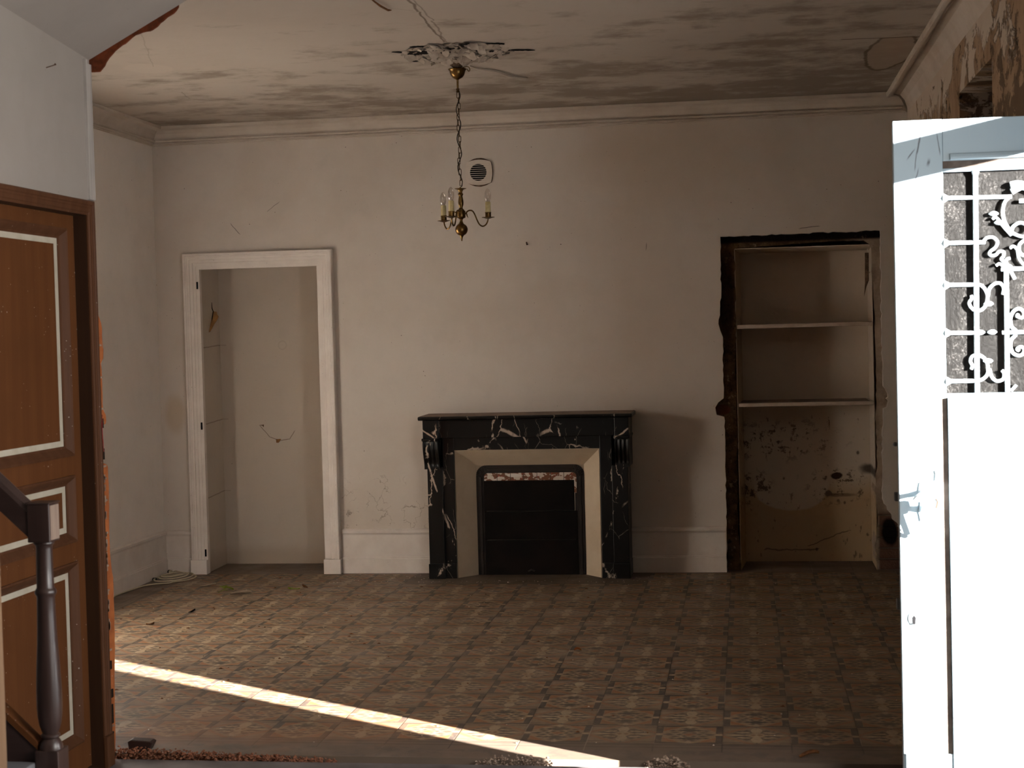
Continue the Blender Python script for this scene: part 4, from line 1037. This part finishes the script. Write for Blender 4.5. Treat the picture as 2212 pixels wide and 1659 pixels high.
# ironwork over the glass
GR = dict(
 upright=[[(.693, 1.978), (.688, 1.30)]], lower_upright=[[(.778, 1.674), (.776, 1.306)]],
 spur=[[(.600, 1.893), (.797, 1.890)], [(.600, 1.758), (.719, 1.757)], [(.600, 1.632), (.687, 1.631)], [(.600, 1.488), (.706, 1.486)], [(.600, 1.342), (.685, 1.342)], [(.779, 1.675), (1.05, 1.674)], [(.773, 1.485), (1.05, 1.485)]],
 scroll=[[(.685, 1.631), (.705, 1.628), (.719, 1.611), (.723, 1.593), (.718, 1.57), (.706, 1.556), (.689, 1.552), (.675, 1.562), (.669, 1.577), (.676, 1.589), (.676, 1.599)],
  [(.683, 1.342), (.703, 1.346), (.719, 1.362), (.72, 1.39), (.711, 1.409), (.692, 1.42), (.675, 1.416), (.67, 1.401), (.675, 1.388), (.672, 1.377)],
  [(.724, 1.595), (.729, 1.618), (.744, 1.632), (.761, 1.632), (.77, 1.617), (.767, 1.599)], [(.725, 1.377), (.732, 1.352), (.746, 1.34), (.764, 1.346), (.767, 1.363), (.761, 1.372)],
  [(.791, 1.89), (.777, 1.875), (.771, 1.85), (.773, 1.826), (.781, 1.805), (.796, 1.784), (.814, 1.773), (.831, 1.77), (.86, 1.78), (.878, 1.80)],
  [(.795, 1.788), (.801, 1.802), (.817, 1.811), (.832, 1.808), (.842, 1.797), (.836, 1.785)], [(.840, 1.764), (.831, 1.759), (.818, 1.748), (.816, 1.729), (.822, 1.718), (.830, 1.714), (.842, 1.718)],
  [(.804, 1.489), (.791, 1.503), (.788, 1.526), (.796, 1.546), (.81, 1.555), (.823, 1.55), (.828, 1.537), (.82, 1.528), (.808, 1.533), (.811, 1.54)],
  [(.804, 1.478), (.79, 1.463), (.787, 1.443), (.794, 1.423), (.811, 1.415), (.824, 1.422), (.826, 1.435), (.816, 1.441), (.806, 1.435), (.812, 1.429)]],
 tendril=[[(.714, 1.761), (.724, 1.77), (.742, 1.77), (.754, 1.757), (.748, 1.741), (.732, 1.728), (.734, 1.717), (.748, 1.718), (.759, 1.728), (.772, 1.725), (.77, 1.712), (.764, 1.705), (.775, 1.693), (.79, 1.67), (.803, 1.644)]],
 leaf=[[(.749, 1.686), (.757, 1.691), (.766, 1.686), (.777, 1.672)], [(.79, 1.707), (.779, 1.703), (.781, 1.689), (.793, 1.681)], [(.741, 1.825), (.747, 1.83), (.756, 1.825), (.772, 1.801), (.794, 1.774)],
  [(.79, 1.737), (.799, 1.742), (.81, 1.732), (.815, 1.706), (.83, 1.685), (.85, 1.67)], [(.802, 1.327), (.787, 1.31)]],
 crown=[[(.794, 1.925), (.814, 1.928), (.833, 1.924), (.87, 1.910), (.905, 1.915)], [(.797, 1.905), (.814, 1.914), (.833, 1.917), (.87, 1.90)]], crest=[[(.819, 1.876), (.85, 1.876), (.905, 1.88)]])
RAD = dict(upright=.0074, lower_upright=.0070, spur=.0058, scroll=.0047, tendril=.0044, leaf=.0040, crown=.0095, crest=.0062)
MXc = .915
KX = 4.888 / 4.845
for nm in GR: GR[nm] = [[((x if x == .600 else x * KX), 1.5135 + (z - 1.5135) * KX) for x, z in ln] for ln in GR[nm]]
gr = MB()
grl = bpy.data.objects.new('grille', None)
YG = YD + .0075
first = None
for mir in (0, 1):
    for nm, lines in GR.items():
        for ln in lines:
            pts = [((2 * MXc - x) if mir else x, YG if nm != 'spur' else YG + .0015, z) for x, z in ln]
            if len(pts) > 2: pts = smoothline(pts, 5)
            bb_ = MB().tube(pts, RAD[nm], 8)
            if nm == 'upright':
                x_ = pts[0][0]; bb_.tube([(x_, YG, 1.978), (x_, YG, 1.972), (x_, YG, 1.958)], [.011, .011, .006], 8)
            if nm == 'spur' and ln[0][0] == .600:
                x_ = pts[0][0]; sgn = -1 if mir else 1
                bb_.tube([(x_ + sgn * .003, YG + .0015, ln[0][1]), (x_ + sgn * .018, YG + .0015, ln[0][1])], [.015, .006], 8)
            o = bb_.build(nm + '_bar' if nm in ('upright', 'lower_upright', 'spur') else 'iron_' + nm, M_STEEL, None, smooth=True)
            if first is None:
                gi = o; o.name = 'iron_grille'; o.parent = bd; o.matrix_parent_inverse = Matrix.Translation(-bd.location); first = o
            else:
                o.parent = first
for x_, z_ in ((.741, 1.487), (.706, 1.487), (.732, 1.573), (.728, 1.40), (.766, 1.817), (.751, 1.844)):
    u_ = MB().lathe([(.001, -.011), (.006, -.006), (.0075, 0), (.006, .006), (.001, .011)], (0, 0, 0), 12)
    for i, v in enumerate(u_.v): u_.v[i] = (x_ + v[2] * 1.3, YG + v[0], z_ + v[1])
    u_.build('iron_bud', M_STEEL, first, smooth=True)
# lever handle, escutcheon, drop cover and the rim lock behind
hd = MB()
hd.tube([(.528, YD - .001, 1.004), (.528, YD - .030, 1.004), (.528, YD - .050, 1.004)], [.011, .0075, .0085], 10)
hd.tube(smoothline([(.530, YD - .050, 1.006), (.524, YD - .054, 1.002), (.510, YD - .055, .995), (.498, YD - .052, .983)], 4), [.010] * 13, 8)
hd.build('lever_handle', M_STEEL, bd, smooth=True)
pt_ = MB().prism([(.519, .915), (.541, .915), (.546, .945), (.541, .97), (.548, 1.0), (.541, 1.035), (.519, 1.035), (.513, 1.0), (.519, .97), (.514, .945)], 'y', YD - .005, YD)
pt_.build('handle_plate', M_STEEL, bd, bevel=.002)
MB().prism([(.527, .992), (.545, .990), (.549, .972), (.541, .950), (.522, .948), (.520, .972)], 'y', YD - .052, YD - .036).build('thumb_turn', M_STEEL, bd, bevel=.003)
MB().tube([(.532, YD - .004, .958), (.530, YD - .040, .968)], .006, 8).build('turn_stem', M_STEEL, bd, smooth=True)
MB().tube([(.522, YD - .003, .945), (.526, YD - .026, .960), (.528, YD - .046, .968)], [.004, .0055, .006], 8).build('catch_stem', M_STEEL, bd, smooth=True)
MB().tube([(.532, YD - .046, .950), (.552, YD - .046, .888), (.546, YD - .046, .882), (.522, YD - .046, .893), (.526, YD - .046, .905)], .0055, 8).build('hook_catch', M_STEEL, bd, smooth=True)
es = MB().lathe([(.017, 0), (.017, .003), (.012, .006), (.004, .007)], (0, 0, 0), 20)
for i, v in enumerate(es.v): es.v[i] = (.495 + v[0], YD - v[2], .617 + v[1] * 1.25)
es.build('keyhole_plate', M_STEEL, bd, smooth=True)
tag(MB().prism([(.490, .620), (.496, .628), (.501, .620), (.499, .600), (.493, .598)], 'y', YD - .0085, YD - .006).build('keyhole', M_VOID, bd), 'dark keyhole')
lk = MB().box(.449, .54, YBk + .001, YBk + .030, .972, .998).box(.449, .54, YBk + .001, YBk + .03, .635, .668)
lk.build('rim_bolt', M_LOCK, bd, bevel=.002)
MB().lathe([(.004, 0), (.008, .004), (.008, .010), (.003, .013)], (.4535, YBk + .004, 1.142), 12).build('bolt_knob', M_LOCK, bd, smooth=True)
for k, (z_, s_) in enumerate(((.955, .006), (1.04, .004))):
    tag(MB().tube([(.566, YD - .003, z_ + .03), (.572, YD - .005, z_ + .02), (.568, YD - .004, z_)], s_ * .5, 6).build('rust_blister', M_NAIL, bd), 'rust-brown blister')
# door frame: threshold head (throws the band of shade) and jambs in the wall opening
t5 = empty('trim_5', (1.2, 4.5, 0), 'front doorway head and jambs set in the street wall', 'trim', kind=ST)
MB().box(1.355, 1.425, DW0 - .02, DW1 + .02, 2.138, 2.250).build('door_head', M_BLUE, t5)
MB().box(XR + .01, XO, YD + .045, DW1, -.05, 2.62).build('hinge_jamb', M_HALL, t5)
MB().box(1.36, 1.42, DW0 - .01, 4.104, -.05, 2.62).build('near_jamb', M_BLUE, t5)

# ------------------------------------------------------------------ cable coil in the corner
cb_ = empty('cable', (-3.68, 9.5, 0), 'cream electric cable coiled on the floor in the corner', 'cable')
pts = [(-3.785, 8.80, .006), (-3.787, 8.98, .006), (-3.772, 9.18, .006), (-3.752, 9.29, .006), (-3.70, 9.36, .006), (-3.63, 9.39, .007)]
for k in range(26):
    t = -1.2 + k * .80; rr = 1 - .012 * k
    pts.append((-3.655 + .016 * math.sin(k * .7) + .112 * rr * math.cos(t), 9.560 + .02 * math.cos(k * .5) + .165 * rr * math.sin(t), .008 + .0012 * k))
pts += [(-3.70, 9.70, .035), (-3.735, 9.745, .020), (-3.752, 9.762, .014)]
MB().tube(smoothline(pts, 5), .0042, 8).build('cable_coil', M_CABLE, cb_, smooth=True)
pl_ = MB().tube([(-3.744, 9.752, .016), (-3.762, 9.772, .017), (-3.768, 9.778, .017)], [.006, .013, .014], 12)
pl_.build('plug_body', M_CABLE, cb_, smooth=True)
MB().tube([(-3.768, 9.777, .017), (-3.782, 9.790, .017)], .0135, 12).build('plug_face', M_DPLUG, cb_, smooth=True)
MB().tube([(-3.785, 9.52, .010), (-3.762, 9.505, .012)], .010, 10).build('socket_end', M_DPLUG, cb_, smooth=True)

# ------------------------------------------------------------------ small things lying about
wbk = MB().prism([(-2.298, .006), (-2.222, .004), (-2.205, .036), (-2.215, .042), (-2.290, .046), (-2.303, .040)], 'y', 5.482, 5.53)
tag(wbk.build('wood_block', M_OAKX, bevel=.004), 'dark offcut of wood on the brick dust by the partition', 'wood offcut')
def leafshape(name, c, L, W, ang, lift, mat, label, cat, lobes=0, seed=0):
    rnd = random.Random(seed); n = 14; b = MB(); top = []; 
    for k in range(n + 1):
        t = k / n; wv = W * math.sin(math.pi * min(1, t * .96 + .02)) ** .8
        if lobes: wv *= .72 + .28 * abs(math.cos(t * math.pi * lobes))
        for sgn in (-1, 0, 1):
            x = (t - .5) * L; y = sgn * wv * (1 + rnd.uniform(-.1, .1))
            z = lift * (abs(sgn) * .7 + math.sin(t * 2.6 + seed) * .8 + .2) + .002
            ca, sa = math.cos(ang), math.sin(ang)
            top.append((c[0] + x * ca - y * sa, c[1] + x * sa + y * ca, c[2] + max(.001, z)))
    fs = []
    for k in range(n):
        for q in range(2): fs.append((k * 3 + q, (k + 1) * 3 + q, (k + 1) * 3 + q + 1, k * 3 + q + 1))
    b.add(top, fs)
    o = b.build(name, mat, smooth=True)
    s_ = o.modifiers.new('s', 'SOLIDIFY'); s_.thickness = .0012
    return tag(o, label, cat)
sg = empty('green_sprig', (-3.165, 9.11, 0), 'green two-leaved sprig on the tiles before the cupboard', 'leaf sprig')
for k, (dx, dy, a) in enumerate(((-.022, .03, 2.2), (.024, 0, .3))):
    o = leafshape('leaf', (-3.165 + dx, 9.11 + dy, .006), .055, .024, a, .012, M_GREEN, None, None, 0, k)
    o.parent = sg; o.matrix_parent_inverse = Matrix.Translation(-sg.location)
MB().tube([(-3.19, 9.05, .003), (-3.17, 9.10, .010), (-3.150, 9.11, .008)], .0016, 6).build('stalk', M_GREEN, sg)
leafshape('green_leaf', (-2.752, 9.178, 0), .072, .026, .2, .012, M_GREEN, 'single lobed green leaf on the tiles before the cupboard frame', 'leaf', 3, 3)
leafshape('paper_scrap', (-3.335, 9.29, 0), .10, .02, .1, .012, M_PAPER, 'curled pale paper scrap behind the green sprig', 'paper scrap', 0, 5)
leafshape('paper_scrap', (-3.03, 9.0, 0), .13, .035, .15, .010, M_PAPER, 'wide torn paper scrap in front of the green sprig', 'paper scrap', 2, 6)
leafshape('paper_scrap', (-3.20, 9.50, 0), .11, .018, -.1, .006, M_PAPER, 'thin pale paper shred near the cupboard threshold', 'paper scrap', 0, 8)
leafshape('dead_leaf', (-2.70, 9.24, 0), .05, .014, -.6, .014, M_DEAD, 'dark dead leaf behind the single green leaf', 'leaf', 0, 9)
leafshape('dead_leaf', (-3.215, 8.02, 0), .045, .016, .3, .014, M_DEAD, 'dark crumpled leaf on the bright tiles nearest the partition', 'leaf', 0, 10)
leafshape('dead_leaf', (-3.113, 8.385, 0), .04, .016, .2, .012, M_SHUT, 'black shrivelled leaf between the green sprig and sunlit strip', 'leaf', 0, 11)
leafshape('dead_leaf', (.195, 5.545, 0), .07, .018, .05, .014, M_DEAD, 'dark curled leaf with stalk on the plain border tiles', 'leaf', 0, 12)
leafshape('dead_leaf', (-.817, 7.353, 0), .035, .012, .4, .010, M_TERRA, 'tiny rust-red leaf mid-floor before the fireplace', 'leaf', 0, 13)
# crumbs scattered over the tiles: nobody could count them
cm = MB(); rnd = random.Random(21)
for k in range(330):
    if rnd.random() < .45: x, y = rnd.uniform(-2.6, -.5), 9.42 + rnd.random() ** 2 * .35
    else: x, y = rnd.uniform(-3.6, .95), rnd.uniform(5.6, 9.7)
    if y > 9.5 and -1.99 < x < -.70: continue
    r = rnd.uniform(.002, .0055); n = 5
    ring_ = [(x + r * rnd.uniform(.7, 1.2) * math.cos(2 * math.pi * q / n), y + r * rnd.uniform(.7, 1.2) * math.sin(2 * math.pi * q / n), .0005) for q in range(n)]
    cm.add(ring_ + [(x, y, r * .9)], [tuple(range(n - 1, -1, -1))] + [(q, (q + 1) % n, n) for q in range(n)])
tag(cm.build('plaster_crumbs', M_CORN), 'pale plaster crumbs scattered over the tile floor', 'crumbs', kind='stuff')
cm = MB()
for k in range(160):
    x, y = rnd.uniform(-3.7, -1.9), rnd.uniform(6.2, 9.75)
    if rnd.random() < .4: x, y = rnd.uniform(-3.6, .9), rnd.uniform(5.8, 9.4)
    r = rnd.uniform(.002, .008); n = 6; a = rnd.uniform(.4, 1.6)
    ring_ = [(x + r * 1.4 * a * rnd.uniform(.6, 1.3) * math.cos(2 * math.pi * q / n), y + r * rnd.uniform(.6, 1.3) * math.sin(2 * math.pi * q / n), .0005) for q in range(n)]
    cm.add(ring_ + [(x, y, r * .8)], [tuple(range(n - 1, -1, -1))] + [(q, (q + 1) % n, n) for q in range(n)])
tag(cm.build('dark_litter', M_DEAD), 'dark bits of leaf litter over the tile floor', 'litter', kind='stuff')
# brick rubble lying in the slot of the demolished partition
def rubble(name, x0, x1, n, big, mat, label, seed, yc=5.44, zb=-.045, h0=.045, taper=True, wy=.035):
    rnd = random.Random(seed); b = MB()
    for k in range(n):
        t = rnd.random(); x = x0 + (x1 - x0) * t
        hgt = h0 * ((1 - t) if taper else math.sin(math.pi * t) * .8 + .2)
        y = yc + rnd.gauss(0, wy * .6); y = min(max(y, yc - wy), yc + wy)
        r = rnd.uniform(.3, 1) * big; z = zb + rnd.random() * (hgt + .04)
        nn = 6; th = rnd.random() * 6
        ring1 = [(x + r * rnd.uniform(.6, 1.2) * math.cos(th + 2 * math.pi * q / nn), y + r * rnd.uniform(.6, 1.2) * math.sin(th + 2 * math.pi * q / nn), z + r * rnd.uniform(-.4, .4)) for q in range(nn)]
        b.add(ring1 + [(x, y, z + r * .8), (x, y, z - r * .7)], [(q, (q + 1) % nn, nn) for q in range(nn)] + [((q + 1) % nn, q, nn + 1) for q in range(nn)])
    return tag(b.build(name, mat), label, 'rubble', kind='stuff')
rubble('brick_rubble', -2.33, -1.50, 2600, .0075, M_RUBBLE, 'red brick dust and rubble at the foot of the partition', 3, h0=.034)
rubble('plaster_rubble', -.98, -.70, 420, .0065, M_RUBBLE2, 'pale crumbly rubble in the floor slot by the sunlit strip', 7, h0=.025, taper=False)
rubble('mortar_rubble', -.38, -.22, 360, .0070, M_RUBBLE2, 'small heap of orange and white rubble past the sunlit strip', 9, h0=.030, taper=False)

# dry curl of paper in the cupboard, wall nails
oc = MB().prism([(-3.478, 1.725), (-3.463, 1.722), (-3.461, 1.705), (-3.454, 1.690), (-3.462, 1.668), (-3.475, 1.645), (-3.490, 1.612), (-3.502, 1.590), (-3.508, 1.586), (-3.496, 1.650)], 'y', 9.955, 9.958)
for i, v in enumerate(oc.v): oc.v[i] = (v[0], v[1] + (v[0] + 3.48) * .9, v[2])
tag(oc.build('curled_paper', M_OCHRE), 'ochre curl of peeling paper inside the doorless cupboard', 'peeling paper')
tag(MB().tube([(-3.505, 9.945, 1.590), (-3.480, 9.952, 1.725), (-3.487, 9.950, 1.745), (-3.488, 9.950, 1.785)], [.0035, .0035, .003, .0012], 6).build('paper_tear', M_SHUT), 'dark tear line above the ochre paper curl', 'paper tear')
pk = MB().prism([(-3.168, .850), (-3.132, .852), (-3.140, .838), (-3.150, .826), (-3.166, .826)], 'y', 10.247, 10.2515)
tag(pk.build('paint_flake', M_OCHRE), 'small ochre flake hanging on the cupboard back', 'paint flake')
pk = MB().prism([(-3.285, .948), (-3.250, .952), (-3.252, .934), (-3.262, .944)], 'y', 10.247, 10.2515)
tag(pk.build('paint_flake', M_CRUMB), 'small dark flake higher up the cupboard back', 'paint flake')
for nm, x_, z_, lb in (('wall_hook', -1.350, 2.090, 'rusty bent hook on the wall above the mantel'), ('nail', -1.136, 2.082, 'small nail beside the rusty hook'), ('nail', -3.81 + .98, 2.32, None)):
    if not lb: continue
    q = MB().tube([(x_, YB + .004, z_), (x_, YB - .022, z_ - .003), (x_ - .002, YB - .030, z_ + .012)] if nm == 'wall_hook' else [(x_, YB + .004, z_), (x_, YB - .008, z_)], .0042 if nm == 'wall_hook' else .003, 8)
    tag(q.build(nm, M_NAIL), lb, 'hook' if nm == 'wall_hook' else 'nail')
tag(MB().tube([(-2.302, 4.985, 2.452), (-2.275, 4.995, 2.462), (-2.272, 4.998, 2.465)], [.0016, .0016, .004], 6).build('nail', M_NAIL), 'bent nail in the off-white wall above the brown door', 'nail')
